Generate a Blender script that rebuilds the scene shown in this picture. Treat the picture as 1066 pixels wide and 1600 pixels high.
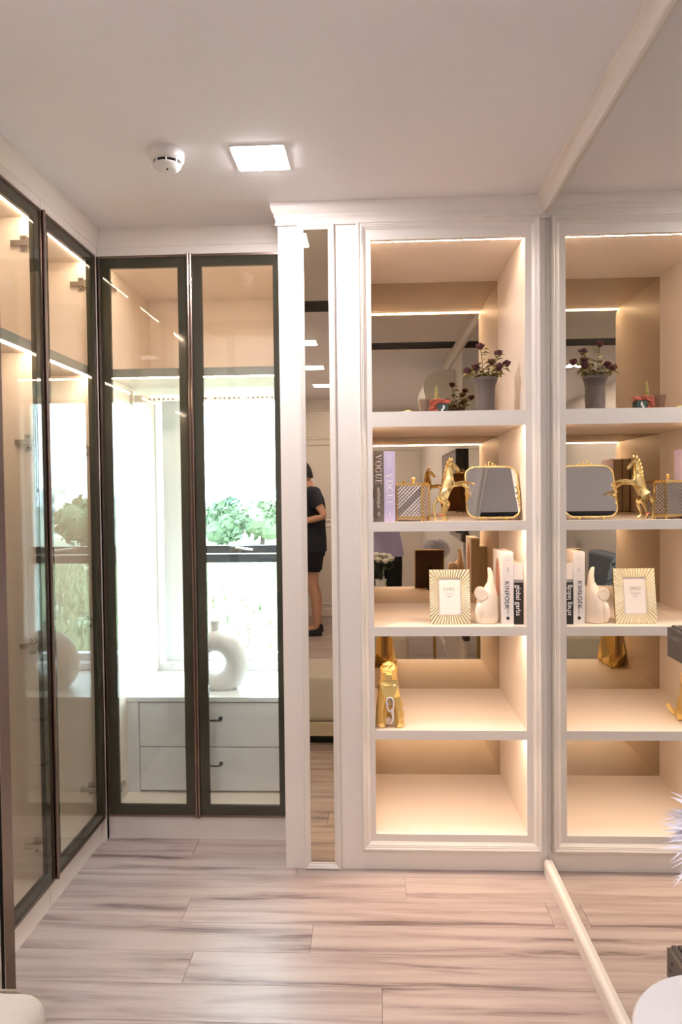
import bpy, bmesh, math, random
from mathutils import Vector, Matrix
random.seed(7)
for o in list(bpy.data.objects): bpy.data.objects.remove(o)
SC = bpy.context.scene
COL = SC.collection
PI = math.pi

# ---------------------------------------------------------------- camera, sky, exposure
F_PX, YAW, PIT, ROL, CAM_Z = 1119.29, .0457, -.0266, -.0111, 1.4076
def make_camera():
    cd = bpy.data.cameras.new('camera'); cd.sensor_fit = 'VERTICAL'; cd.sensor_height = 36.0
    cd.lens = F_PX / 1600 * 36; cd.clip_start = .02; cd.clip_end = 500
    co = bpy.data.objects.new('camera', cd); COL.objects.link(co)
    r0 = Vector((math.cos(YAW), math.sin(YAW), 0)); fh = Vector((-math.sin(YAW), math.cos(YAW), 0)); z = Vector((0, 0, 1))
    d = math.cos(PIT) * fh + math.sin(PIT) * z; u = -math.sin(PIT) * fh + math.cos(PIT) * z
    right = math.cos(ROL) * r0 + math.sin(ROL) * u; up = -math.sin(ROL) * r0 + math.cos(ROL) * u
    M = Matrix((right, up, -d)).transposed().to_4x4(); M.translation = (0, 0, CAM_Z)
    co.matrix_world = M; SC.camera = co
make_camera()
W = bpy.data.worlds.new('overcast_sky'); SC.world = W; W.use_nodes = True
W.node_tree.nodes['Background'].inputs[0].default_value = (.80, .90, 1.0, 1)
W.node_tree.nodes['Background'].inputs[1].default_value = 18.0
SC.view_settings.view_transform = 'Standard'; SC.view_settings.look = 'None'
SC.view_settings.exposure = 0.32; SC.view_settings.gamma = 1.0; SC.view_settings.use_curve_mapping = False
LED_WARM = (1.0, .76, .56); LED_W = 66.0
LAMP_COL = (.98, .94, .97); LAMP_W = 150.0

# ---------------------------------------------------------------- room measures (metres, camera above the origin, y into the room)
XR, XL, YS, YD, YB, ZC = .6289, -1.0963, 2.646, 2.8423, 3.218, 2.468
A0 = -.342
YREAR = -2.80

# ---------------------------------------------------------------- materials
def nt(name):
    m = bpy.data.materials.new(name); m.use_nodes = True
    t = m.node_tree; return m, t, t.nodes['Principled BSDF']
def lin(c): return tuple(((v / 12.92) if v <= .04045 else ((v + .055) / 1.055) ** 2.4) for v in c)
def rgb(r, g, b): return lin((r / 255, g / 255, b / 255))
def pmat(name, col, rough=.5, metal=0.0, var=.05, scale=14.0, bump=0.0, spec=.5, sheen=0, coat=0):
    m, t, b = nt(name)
    tc = t.nodes.new('ShaderNodeTexCoord'); nz = t.nodes.new('ShaderNodeTexNoise')
    nz.inputs['Scale'].default_value = scale; nz.inputs['Detail'].default_value = 3
    t.links.new(tc.outputs['Object'], nz.inputs['Vector'])
    mx = t.nodes.new('ShaderNodeMix'); mx.data_type = 'RGBA'
    mx.inputs[6].default_value = tuple(max(0, c * (1 - var)) for c in col) + (1,)
    mx.inputs[7].default_value = tuple(min(1, c * (1 + var)) for c in col) + (1,)
    t.links.new(nz.outputs['Fac'], mx.inputs[0]); t.links.new(mx.outputs[2], b.inputs['Base Color'])
    b.inputs['Roughness'].default_value = rough; b.inputs['Metallic'].default_value = metal
    b.inputs['Specular IOR Level'].default_value = spec
    if sheen: b.inputs['Sheen Weight'].default_value = sheen
    if coat: b.inputs['Coat Weight'].default_value = coat; b.inputs['Coat Roughness'].default_value = .08
    if bump:
        bp = t.nodes.new('ShaderNodeBump'); bp.inputs['Strength'].default_value = bump; bp.inputs['Distance'].default_value = .002
        n2 = t.nodes.new('ShaderNodeTexNoise'); n2.inputs['Scale'].default_value = scale * 8
        t.links.new(tc.outputs['Object'], n2.inputs['Vector']); t.links.new(n2.outputs['Fac'], bp.inputs['Height'])
        t.links.new(bp.outputs['Normal'], b.inputs['Normal'])
    return m
def emat(name, col, w):
    m = bpy.data.materials.new(name); m.use_nodes = True; t = m.node_tree; t.nodes.clear()
    e = t.nodes.new('ShaderNodeEmission'); o = t.nodes.new('ShaderNodeOutputMaterial')
    e.inputs[0].default_value = (*col, 1); e.inputs[1].default_value = w
    t.links.new(e.outputs[0], o.inputs[0]); return m
def mirror_mat(name, col, rough=0.0):
    m = bpy.data.materials.new(name); m.use_nodes = True; t = m.node_tree; t.nodes.clear()
    g = t.nodes.new('ShaderNodeBsdfGlossy'); o = t.nodes.new('ShaderNodeOutputMaterial')
    g.inputs['Color'].default_value = (*col, 1); g.inputs['Roughness'].default_value = rough
    t.links.new(g.outputs[0], o.inputs[0]); return m
def pane_mat(name, tint, f0=.04):
    # thin glass: straight-through transmission, Schlick reflection on each face of the slab
    m = bpy.data.materials.new(name); m.use_nodes = True; t = m.node_tree; t.nodes.clear()
    N = t.nodes.new; L = t.links.new
    geo = N('ShaderNodeNewGeometry'); dot = N('ShaderNodeVectorMath'); dot.operation = 'DOT_PRODUCT'
    L(geo.outputs['Incoming'], dot.inputs[0]); L(geo.outputs['Normal'], dot.inputs[1])
    ab = N('ShaderNodeMath'); ab.operation = 'ABSOLUTE'; L(dot.outputs['Value'], ab.inputs[0])
    om = N('ShaderNodeMath'); om.operation = 'SUBTRACT'; om.inputs[0].default_value = 1; L(ab.outputs[0], om.inputs[1])
    pw = N('ShaderNodeMath'); pw.operation = 'POWER'; pw.inputs[1].default_value = 5; L(om.outputs[0], pw.inputs[0])
    ma = N('ShaderNodeMath'); ma.operation = 'MULTIPLY_ADD'; ma.inputs[1].default_value = 1 - f0; ma.inputs[2].default_value = f0
    L(pw.outputs[0], ma.inputs[0])
    tr = N('ShaderNodeBsdfTransparent'); tr.inputs[0].default_value = (*tint, 1)
    gl = N('ShaderNodeBsdfGlossy'); gl.inputs['Roughness'].default_value = 0
    mx = N('ShaderNodeMixShader'); o = N('ShaderNodeOutputMaterial')
    L(ma.outputs[0], mx.inputs[0]); L(tr.outputs[0], mx.inputs[1]); L(gl.outputs[0], mx.inputs[2]); L(mx.outputs[0], o.inputs[0])
    return m
def plank_mat():
    m, t, b = nt('oak_laminate'); N = t.nodes.new; L = t.links.new
    tc = N('ShaderNodeTexCoord'); oi = N('ShaderNodeObjectInfo')
    ofs = N('ShaderNodeVectorMath'); ofs.operation = 'SCALE'; ofs.inputs[0].default_value = (37, 23, 11); L(oi.outputs['Random'], ofs.inputs['Scale'])
    ad = N('ShaderNodeVectorMath'); L(tc.outputs['Object'], ad.inputs[0]); L(ofs.outputs[0], ad.inputs[1])
    mp = N('ShaderNodeMapping'); mp.inputs['Scale'].default_value = (1.0, 12, 1); L(ad.outputs[0], mp.inputs[0])
    n1 = N('ShaderNodeTexNoise'); n1.inputs['Scale'].default_value = 1.6; n1.inputs['Detail'].default_value = 5; n1.inputs['Roughness'].default_value = .55
    n1.inputs['Distortion'].default_value = .9; L(mp.outputs[0], n1.inputs['Vector'])
    mp2 = N('ShaderNodeMapping'); mp2.inputs['Scale'].default_value = (3.5, 70, 1); L(ad.outputs[0], mp2.inputs[0])
    n2 = N('ShaderNodeTexNoise'); n2.inputs['Scale'].default_value = 2; n2.inputs['Detail'].default_value = 4; L(mp2.outputs[0], n2.inputs['Vector'])
    wv = N('ShaderNodeTexWave'); wv.wave_type = 'RINGS'; wv.inputs['Scale'].default_value = .35; wv.inputs['Distortion'].default_value = 7
    wv.inputs['Detail'].default_value = 3; wv.inputs['Detail Scale'].default_value = .6; L(mp.outputs[0], wv.inputs['Vector'])
    a1 = N('ShaderNodeMath'); a1.operation = 'MULTIPLY_ADD'; a1.inputs[1].default_value = .22; L(n2.outputs['Fac'], a1.inputs[0])
    a0 = N('ShaderNodeMath'); a0.operation = 'MULTIPLY_ADD'; a0.inputs[1].default_value = .14; L(wv.outputs['Fac'], a0.inputs[0]); L(n1.outputs['Fac'], a0.inputs[2])
    L(a0.outputs[0], a1.inputs[2])
    cr = N('ShaderNodeValToRGB'); e = cr.color_ramp.elements
    e[0].position = .45; e[0].color = (*rgb(116, 99, 96), 1); e[1].position = .80; e[1].color = (*rgb(194, 177, 170), 1)
    q = cr.color_ramp.elements.new(.55); q.color = (*rgb(166, 147, 141), 1)
    L(a1.outputs[0], cr.inputs[0])
    hs = N('ShaderNodeHueSaturation'); mr = N('ShaderNodeMapRange'); mr.inputs[3].default_value = .90; mr.inputs[4].default_value = 1.08
    L(oi.outputs['Random'], mr.inputs[0]); L(mr.outputs[0], hs.inputs['Value']); L(cr.outputs[0], hs.inputs['Color'])
    L(hs.outputs[0], b.inputs['Base Color']); b.inputs['Roughness'].default_value = .38
    bp = N('ShaderNodeBump'); bp.inputs['Strength'].default_value = .12; bp.inputs['Distance'].default_value = .001
    L(a1.outputs[0], bp.inputs['Height']); L(bp.outputs['Normal'], b.inputs['Normal'])
    return m
M = dict(
    ceil=pmat('ceiling_paint', rgb(240, 236, 238), .9, var=.01), wall=pmat('wall_paint', rgb(236, 230, 226), .8, var=.02),
    taupe=pmat('taupe_laminate', rgb(206, 182, 154), .45, var=.02, scale=6), cream=pmat('cream_lacquer', rgb(234, 226, 218), .32, var=.012, scale=5, spec=.45), lam=pmat('cream_laminate', rgb(236, 222, 208), .42, var=.02, scale=6),
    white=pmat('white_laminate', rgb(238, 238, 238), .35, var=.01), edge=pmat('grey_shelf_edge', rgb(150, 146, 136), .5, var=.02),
    bronze=pmat('bronze_metal', rgb(140, 122, 112), .28, 1, var=.05, scale=40), dark=pmat('dark_olive_glass', rgb(62, 60, 48), .06, 0, var=.03, spec=.5),
    backing=pmat('black_backing', rgb(16, 16, 14), .9, spec=.1), black=pmat('black_plastic', rgb(24, 23, 22), .35), steel=pmat('nickel_steel', rgb(190, 186, 180), .25, 1), oak=plank_mat(),
    gold=pmat('polished_gold', rgb(248, 220, 152), .2, 1, var=.06, scale=30), brass=pmat('brushed_brass', rgb(214, 178, 112), .3, 1, var=.05),
    pale_gold=pmat('pale_gold', rgb(226, 202, 152), .32, 1, var=.05), matte_gold=pmat('satin_gold_paint', rgb(244, 216, 142), .3, .8, var=.05),
    led=emat('warm_led', LED_WARM, LED_W), lamp=emat('lamp_diffuser', LAMP_COL, LAMP_W),
    mirror=mirror_mat('silver_mirror', (.80, .80, .78)), bmirror=mirror_mat('bronze_mirror', (.545, .455, .335)), smirror=mirror_mat('small_mirror', (.80, .82, .85)),
    glass=pane_mat('clear_glass', (.93, .94, .92)), wglass=pane_mat('window_glass', (.90, .985, 1.0)), winframe=pmat('charcoal_aluminium', rgb(70, 74, 80), .45, .2),
    ceramic=pmat('white_ceramic', rgb(232, 230, 228), .45, var=.02, bump=.05), eceramic=pmat('cream_ceramic', rgb(240, 224, 206), .3, var=.03),
    fabric=pmat('oatmeal_fabric', rgb(196, 186, 176), .9, var=.08, scale=60, bump=.3), plastic=pmat('white_plastic', rgb(232, 230, 228), .4, var=.01),
)

# ---------------------------------------------------------------- mesh helpers
ORG = {}
class MB:
    def __init__(s): s.v = []; s.f = []
    def add(s, vs, fs):
        n = len(s.v); s.v += [tuple(v) for v in vs]; s.f += [tuple(i + n for i in f) for f in fs]; return s
    def box(s, x0, x1, y0, y1, z0, z1):
        return s.add([(x0, y0, z0), (x1, y0, z0), (x1, y1, z0), (x0, y1, z0), (x0, y0, z1), (x1, y0, z1), (x1, y1, z1), (x0, y1, z1)],
                     [(0, 3, 2, 1), (4, 5, 6, 7), (0, 1, 5, 4), (1, 2, 6, 5), (2, 3, 7, 6), (3, 0, 4, 7)])
    def rings(s, rings, cap=True, closed=False):
        n = len(rings[0]); vs = [p for r in rings for p in r]; fs = []
        m = len(rings)
        for i in range(m if closed else m - 1):
            a, b = i * n, ((i + 1) % m) * n
            for j in range(n): fs.append((a + j, a + (j + 1) % n, b + (j + 1) % n, b + j))
        if cap and not closed: fs.append(tuple(range(n - 1, -1, -1))); fs.append(tuple(range((m - 1) * n, m * n)))
        return s.add(vs, fs)
    def tube(s, pts, r, seg=8, cap=True, closed=False):
        pts = [Vector(p) for p in pts]; n = len(pts); rs = r if isinstance(r, (list, tuple)) else [r] * n; R = []
        up = None
        for i, p in enumerate(pts):
            if closed: d = pts[(i + 1) % n] - pts[i - 1]
            else: d = pts[min(i + 1, n - 1)] - pts[max(i - 1, 0)]
            if d.length < 1e-9: d = Vector((0, 0, 1))
            d.normalize()
            if up is None: up = d.orthogonal().normalized()
            up = (up - d * up.dot(d))
            up = up.normalized() if up.length > 1e-6 else d.orthogonal().normalized()
            w = d.cross(up)
            R.append([p + (up * math.cos(2 * PI * k / seg) + w * math.sin(2 * PI * k / seg)) * rs[i] for k in range(seg)])
        return s.rings(R, cap, closed)
    def lathe(s, prof, c=(0, 0, 0), seg=24, cap=True):
        R = [[(c[0] + r * math.cos(2 * PI * k / seg), c[1] + r * math.sin(2 * PI * k / seg), c[2] + z) for k in range(seg)] for r, z in prof]
        return s.rings(R, cap)
    def ball(s, c, r, seg=8, rows=5, sq=(1, 1, 1)):
        prof = [(max(.02, math.sin(PI * i / rows)) * r, -math.cos(PI * i / rows) * r) for i in range(rows + 1)]
        R = [[(c[0] + q * math.cos(2 * PI * k / seg) * sq[0], c[1] + q * math.sin(2 * PI * k / seg) * sq[1], c[2] + z * sq[2]) for k in range(seg)] for q, z in prof]
        return s.rings(R)
    def prism(s, poly, axis, a, b):
        # poly in the two other axes; axis 'x','y','z'
        def P(p, t): return {'x': (t, p[0], p[1]), 'y': (p[0], t, p[1]), 'z': (p[0], p[1], t)}[axis]
        return s.rings([[P(p, a) for p in poly], [P(p, b) for p in poly]])
    def frame_xz(s, x0, x1, z0, z1, prof):
        # closed rectangular moulding in the xz plane; prof = (inset, y) points, closed loop
        R = [[(x0 + i, y, z0 + i), (x1 - i, y, z0 + i), (x1 - i, y, z1 - i), (x0 + i, y, z1 - i)] for i, y in prof]
        n = len(R); return s.rings(R, False, True)
    def sweep(s, path, prof, side=1):
        # path of xy points, prof of (out, z) points (closed loop); out goes to the right of the path for side=1
        P = [Vector((*p, 0)) for p in path]; R = []
        for i, p in enumerate(P):
            ds = []
            if i > 0: ds.append((P[i] - P[i - 1]).normalized())
            if i < len(P) - 1: ds.append((P[i + 1] - P[i]).normalized())
            ns = [Vector((d.y, -d.x, 0)) * side for d in ds]
            n = ns[0] if len(ns) == 1 else (ns[0] + ns[1]) / (1 + ns[0].dot(ns[1]))
            R.append([(p.x + n.x * o, p.y + n.y * o, z) for o, z in prof])
        return s.rings(R)
    def xf(s, mat):
        s.v = [tuple(mat @ Vector(v)) for v in s.v]; return s
def setp(o, label=None, cat=None, group=None, kind=None):
    for k, v in (('label', label), ('category', cat), ('group', group), ('kind', kind)):
        if v: o[k] = v
    return o
def mk(name, mb, mat, parent=None, smooth=False, local=False, bevel=0, bseg=2, **kw):
    me = bpy.data.meshes.new(name); o = bpy.data.objects.new(name, me); COL.objects.link(o)
    org = Vector((0, 0, 0))
    if parent is not None:
        o.parent = parent; org = ORG.get(parent.name, Vector((0, 0, 0)))
    ORG[o.name] = org
    vs = mb.v if local else [tuple(Vector(v) - org) for v in mb.v]
    me.from_pydata(vs, [], mb.f); me.validate()
    bm = bmesh.new(); bm.from_mesh(me); bmesh.ops.recalc_face_normals(bm, faces=bm.faces)
    if bevel:
        bmesh.ops.bevel(bm, geom=[e for e in bm.edges if len(e.link_faces) == 2 and e.calc_face_angle() > .5], offset=bevel, segments=bseg, profile=.5, affect='EDGES')
    bm.to_mesh(me); bm.free()
    if smooth:
        me.shade_smooth()
        try: me.set_sharp_from_angle(angle=smooth if isinstance(smooth, float) else .9)
        except Exception: pass
    me.materials.append(M[mat] if isinstance(mat, str) else mat)
    return setp(o, **kw)
def top(name, mb, mat, base=None, **kw):
    # a thing that is one mesh: origin at its base
    if base is None:
        xs, ys, zs = zip(*mb.v); base = ((min(xs) + max(xs)) / 2, (min(ys) + max(ys)) / 2, min(zs))
    b = Vector(base); mb.v = [tuple(Vector(v) - b) for v in mb.v]
    o = mk(name, mb, mat, **kw); o.location = b; ORG[o.name] = b; return o
def thing(name, label, cat, loc=(0, 0, 0), rz=0, group=None, kind=None):
    o = bpy.data.objects.new(name, None); o.empty_display_size = .05; COL.objects.link(o)
    o.location = loc; o.rotation_euler = (0, 0, rz); ORG[o.name] = Vector(loc) if not rz else Vector((0, 0, 0))
    return setp(o, label, cat, group, kind)
def B(*a): return MB().box(*a)
def text_mb(s, size, depth=.0004, shear=0, spacing=1.0, align='CENTER'):
    cu = bpy.data.curves.new('lettering', 'FONT'); cu.body = s; cu.size = size; cu.extrude = depth; cu.shear = shear
    cu.space_character = spacing; cu.align_x = align; cu.align_y = 'CENTER'; cu.resolution_u = 3
    o = bpy.data.objects.new('lettering', cu); COL.objects.link(o)
    dg = bpy.context.evaluated_depsgraph_get(); me = bpy.data.meshes.new_from_object(o.evaluated_get(dg))
    mb = MB().add([v.co[:] for v in me.vertices], [tuple(p.vertices) for p in me.polygons])
    bpy.data.objects.remove(o); bpy.data.curves.remove(cu); bpy.data.meshes.remove(me)
    return mb
def skin_mb(nodes, edges, sub=1, root=0):
    # nodes: (x, y, z, rx[, ry]); grows one continuous surface
    me = bpy.data.meshes.new('growth'); me.from_pydata([n[:3] for n in nodes], edges, [])
    o = bpy.data.objects.new('growth', me); COL.objects.link(o)
    o.modifiers.new('skin', 'SKIN')
    for i, n in enumerate(nodes):
        sv = me.skin_vertices[0].data[i]; sv.radius = (n[3], n[4] if len(n) > 4 else n[3]); sv.use_root = (i == root)
    if sub:
        s = o.modifiers.new('smooth', 'SUBSURF'); s.levels = sub; s.render_levels = sub
    dg = bpy.context.evaluated_depsgraph_get(); e = bpy.data.meshes.new_from_object(o.evaluated_get(dg))
    mb = MB().add([v.co[:] for v in e.vertices], [tuple(p.vertices) for p in e.polygons])
    bpy.data.objects.remove(o); bpy.data.meshes.remove(me); bpy.data.meshes.remove(e)
    return mb

# ---------------------------------------------------------------- the setting
def struct(name, mb, mat, **kw): return mk(name, mb, mat, kind='structure', **kw)
fl = struct('floor', B(-1.80, .70, YREAR - .1, 3.62, -.12, -.0095), 'wall')
PW = .1465; y = 2.862 + .02; row = 0
plank_mesh = {}
rr = random.Random(4)
first = {0: -.724, 1: -.30, 2: .10, 3: -.65, 4: -.21, 5: -.567}
while y > YREAR:
    y0 = y - PW; x = (first.get(row, rr.uniform(-1.0, .1))) ; cuts = [-1.12, x, x + 1.22, XR + .012]
    cuts = [c for c in cuts if -1.12 <= c <= XR + .012]
    for a, b in zip(cuts[:-1], cuts[1:]):
        L = round(b - a, 3)
        if L < .01: continue
        mb = MB(); g = .0004; t = .0010
        hx, hy = L / 2 - g, PW / 2 - g
        mb.rings([[(-hx, -hy, -.009), (hx, -hy, -.009), (hx, hy, -.009), (-hx, hy, -.009)], [(-hx, -hy, -t), (hx, -hy, -t), (hx, hy, -t), (-hx, hy, -t)],
                  [(-hx + t, -hy + t, 0), (hx - t, -hy + t, 0), (hx - t, hy - t, 0), (-hx + t, hy - t, 0)]])
        o = mk('plank', mb, 'oak', parent=fl, local=True); o.location = ((a + b) / 2, (y0 + y) / 2, 0)
    y = y0; row += 1
struct('ceiling', B(-1.80, .70, YREAR - .1, 3.62, ZC, ZC + .1), 'ceil')
struct('wall_right', B(XR + .006, XR + .12, YREAR - .1, 3.62, -.1, ZC), 'wall')
struct('wall_left', MB().box(-1.86, -1.74, 1.36, 3.62, -.1, ZC).box(-1.86, -1.10, YREAR - .1, 1.38, -.1, ZC), 'wall')
# window wall: opening x -1.068..-.44, z .571..1.872
WX0, WX1, WZ0, WZ1 = -1.068, -.44, .571, 1.93
struct('wall_back', MB().box(-1.80, WX0, 3.49, 3.62, -.1, ZC).box(WX1, .70, 3.49, 3.62, -.1, ZC).box(WX0, WX1, 3.49, 3.62, -.1, WZ0).box(WX0, WX1, 3.49, 3.62, WZ1, ZC), 'white')
wr = struct('wall_rear', B(-1.80, .70, YREAR - .12, YREAR, -.1, ZC), 'wall')
# rear wall panelling: framed panels seen in the bronze mirrors
for x0, x1 in ((-1.06, -.30), (-.27, .10), (.13, .60)):
    for z0, z1 in ((.14, 1.05), (1.09, 1.97), (2.01, 2.36)):
        mk('panel', MB().frame_xz(x0, x1, z0, z1, [(0, YREAR), (0, YREAR + .012), (.012, YREAR + .016), (.024, YREAR + .012), (.03, YREAR)]).box(x0 + .03, x1 - .03, YREAR, YREAR + .006, z0 + .03, z1 - .03), 'cream', parent=wr)
struct('baseboard_rear', B(-1.09, XR, YREAR, YREAR + .014, .012, .10), 'cream')
# crown mouldings
CR = [(0, 2.397), (.004, 2.397), (.007, 2.404), (.007, 2.410), (.011, 2.416), (.014, 2.430), (.021, 2.444), (.024, 2.452), (.024, ZC + .002), (0, ZC + .002)]
struct('trim_1', MB().sweep([(XL - .006, 1.36), (XL - .006, YD + .006), (A0 + .01, YD + .006)], CR), 'cream', smooth=.6)
CU = [(-.004, 2.3885), (.009, 2.3885), (.010, 2.394), (.006, 2.402), (.009, 2.414), (.013, 2.419), (.012, 2.426), (.019, 2.434), (.024, 2.448), (.025, ZC + .002), (-.004, ZC + .002)]
struct('trim_2', MB().sweep([(A0, YD + .02), (A0, YS), (XR + .004, YS)], CU, 1), 'cream', smooth=.6)
CM = [(-.004, 2.4063), (.010, 2.4063), (.010, 2.412), (.007, 2.422), (.013, 2.432), (.019, 2.452), (.030, 2.458), (.032, ZC + .002), (-.004, ZC + .002)]
struct('trim_3', MB().sweep([(XR, YS - .004), (XR, YREAR + .02)], CM, 1), 'cream', smooth=.6)
struct('baseboard_right', MB().sweep([(XR + .006, YS - .016), (XR + .006, YREAR + .014)], [(0, 0.0005), (.0225, .0005), (.0225, .043), (.018, .051), (0, .051)], 1), 'cream')
struct('baseboard_left', B(-1.10, -1.088, YREAR + .014, 1.30, .0005, .08), 'cream')

# ---------------------------------------------------------------- window
w = bpy.data.objects.new('window_1', None); COL.objects.link(w); w.location = (-.75, 3.58, WZ0); ORG['window_1'] = Vector(w.location); w['kind'] = 'structure'
GX0 = -.905
mk('jamb_panel', B(WX0 + .012, GX0 - .03, 3.555, 3.60, WZ0, WZ1), 'white', parent=w)
fr = MB().frame_xz(GX0 - .035, WX1, WZ0, WZ1, [(0, 3.56), (.035, 3.56), (.035, 3.61), (0, 3.61)])
mk('window_frame', fr, 'white', parent=w)
rail = mk('transom', MB().box(GX0, WX1 - .03, 3.548, 3.605, 1.066, 1.106).box(GX0, WX1 - .03, 3.556, 3.60, 1.112, 1.150), 'winframe', parent=w)
mk('sash_handle', MB().box(-.72, -.655, 3.532, 3.548, 1.118, 1.146).tube([(-.69, 3.53, 1.142), (-.66, 3.522, 1.139), (-.60, 3.522, 1.130)], .006), 'steel', parent=rail)
mk('glass_pane', B(GX0, WX1 - .034, 3.580, 3.586, 1.150, WZ1 - .034), 'wglass', parent=w)
mk('glass_pane', B(GX0, WX1 - .034, 3.580, 3.586, WZ0 + .034, 1.066), 'wglass', parent=w)

# ---------------------------------------------------------------- fitted glass doors
def door_local(w_, h, th=.02, bord=.047, handle_side=1):
    """frame, dark border, clear pane built flat: x 0..w, z 0..h, outer face at y=0, body to y=+th."""
    f = .009
    fr = MB().frame_xz(0, w_, 0, h, [(0, 0), (f, 0), (f, th), (0, th)])
    hx = w_ if handle_side > 0 else 0
    s = -1 if handle_side > 0 else 1
    if handle_side: fr.tube([(hx + s * .004, -.004, 0), (hx + s * .004, -.004, h)], .006, 8)       # rounded pull profile along the meeting edge
    bd = MB().frame_xz(f, w_ - f, f, h - f, [(0, .004), (bord - f, .004), (bord - f, .018), (0, .018)])
    pn = B(bord, w_ - bord, .005, .009, bord, h - bord)
    return fr, bd, pn
def add_door(parent, loc, rz, w_, h, hs, label=None):
    fr, bd, pn = door_local(w_, h, handle_side=hs)
    org = ORG[parent.name]
    d = mk('door', fr, 'bronze', parent=parent, local=True); d.location = Vector(loc) - org; d.rotation_euler = (0, 0, rz)
    if label: d['label'] = label
    mk('border_backing', MB().frame_xz(.009, w_ - .009, .009, h - .009, [(0, .018), (.038, .018), (.038, .0196), (0, .0196)]), 'backing', parent=d, local=True)
    mk('painted_border', bd, 'dark', parent=d, local=True); mk('glass_pane', pn, 'glass', parent=d, local=True)
    return d
def led_bar(parent, x0, x1, y0, y1, z, t=.003, name='led_strip'):
    return mk(name, B(x0, x1, y0, y1, z - t, z), 'led', parent=parent)
def hinge(parent, p, nx, ny):
    """cup-arm hinge: p on the side panel, (nx, ny) = panel normal; arm runs along the panel towards the door."""
    p = Vector(p); n = Vector((nx, ny, 0)); a = Vector((abs(ny), -abs(nx), 0))  # towards the door front (+x for left run, -y for back run)
    u = Vector((0, 0, 1)); mb = MB()
    def blk(c, la, ln, lu):
        vs = [c + a * (i * la / 2) + n * (j * ln) + u * (k * lu / 2) for k in (-1, 1) for j in (0, 1) for i in (-1, 1)]
        mb.add(vs, [(0, 1, 3, 2), (4, 6, 7, 5), (0, 4, 5, 1), (1, 5, 7, 3), (3, 7, 6, 2), (2, 6, 4, 0)])
    blk(p, .022, .004, .052); blk(p - a * .008 + n * .003, .062, .012, .017); blk(p + a * .026, .012, .02, .028)
    for k in (-1, 1): mb.ball(p + u * (.018 * k) + n * .004, .004, 6, 4)
    return mk('hinge', mb, 'steel', parent=parent)
DB, DT = .0988, 2.3626
SH0, SH1 = 1.884, 1.918
def left_bay(name, label, y0, y1, open_deg=0, door_label=None):
    t = thing(name, label, 'wardrobe', (XL - .3, (y0 + y1) / 2, 0))
    xb, xf = XL - .58, XL - .022
    mk('plinth', B(xb, xf, y0, y1, 0, .096), 'cream', parent=t)
    mk('bottom_panel', B(xb, xf, y0, y1, .096, .12), 'lam', parent=t)
    mk('top_panel', B(xb, xf, y0, y1, 2.332, 2.352), 'lam', parent=t)
    mk('fascia', B(xf - .02, xf + .018, y0, y1, 2.364, 2.40), 'cream', parent=t)
    for a in (y0, y1 - .018): mk('side_panel', B(xb, xf, a, a + .018, .12, 2.332), 'lam', parent=t)
    mk('back_panel', B(xb - .012, xb, y0, y1, .096, 2.352), 'taupe', parent=t)
    if name == 'wardrobe_unit': mk('back_mirror', B(xb, xb + .004, y0 + .018, y1 - .018, .50, 1.80), 'bmirror', parent=t)
    sh = mk('shelf', B(xb, xf - .004, y0 + .018, y1 - .018, SH0 + .001, SH1), 'lam', parent=t)
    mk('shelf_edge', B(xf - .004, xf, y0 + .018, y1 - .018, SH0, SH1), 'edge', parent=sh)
    led_bar(t, xf - .020, xf - .008, y0 + .02, y1 - .02, 2.331, name='led_strip_offscreen' if open_deg else 'led_strip')
    led_bar(t, xf - .018, xf - .006, y0 + .02, y1 - .02, SH0, name='led_strip_offscreen' if open_deg else 'led_strip')
    mk('hanging_rail', MB().tube([(XL - .28, y0 + .018, 1.79), (XL - .28, y1 - .018, 1.79)], .012, 10), 'steel', parent=t)
    for z in (2.243, 1.588, .905, .228): hinge(t, (XL - .052, y1 - .018, z), 0, -1)
    h = DT - DB; w_ = y1 - y0 - .004
    # hinged at the far side y1; closed door runs from y1 towards the camera
    if not open_deg: add_door(t, (XL, y0 + .002, DB), PI / 2, w_, h, -1, door_label)
    else:
        a = math.radians(open_deg)
        d = add_door(t, (XL + w_ * math.sin(a), y1 - .002 - w_ * math.cos(a), DB), PI / 2 + a, w_, h, 0, door_label)
        mk('pull_handle', MB().tube([(.034, .020, .980), (.034, .036, .980), (.034, .036, 1.008), (.034, .020, 1.008)], .003, 8), 'steel', parent=d, local=True)
    return t
left_bay('wardrobe_unit', 'glass-fronted wardrobe with closed bronze door, in the corner next to the window wardrobe', 2.366, 2.826)
left_bay('wardrobe_unit', 'glass-fronted wardrobe with closed door between the corner wardrobe and the one standing ajar', 1.888, 2.362)
left_bay('wardrobe_unit', 'glass-fronted wardrobe with its dark-bordered door standing ajar', 1.410, 1.884, 39.2)
struct('trim_4', MB().box(XL - .022, XL - .004, 2.826, YD + .018, 0.0, 2.40).box(XL - .06, XL - .004, YD + .002, YD + .018, .0, 2.40), 'cream')

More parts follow.
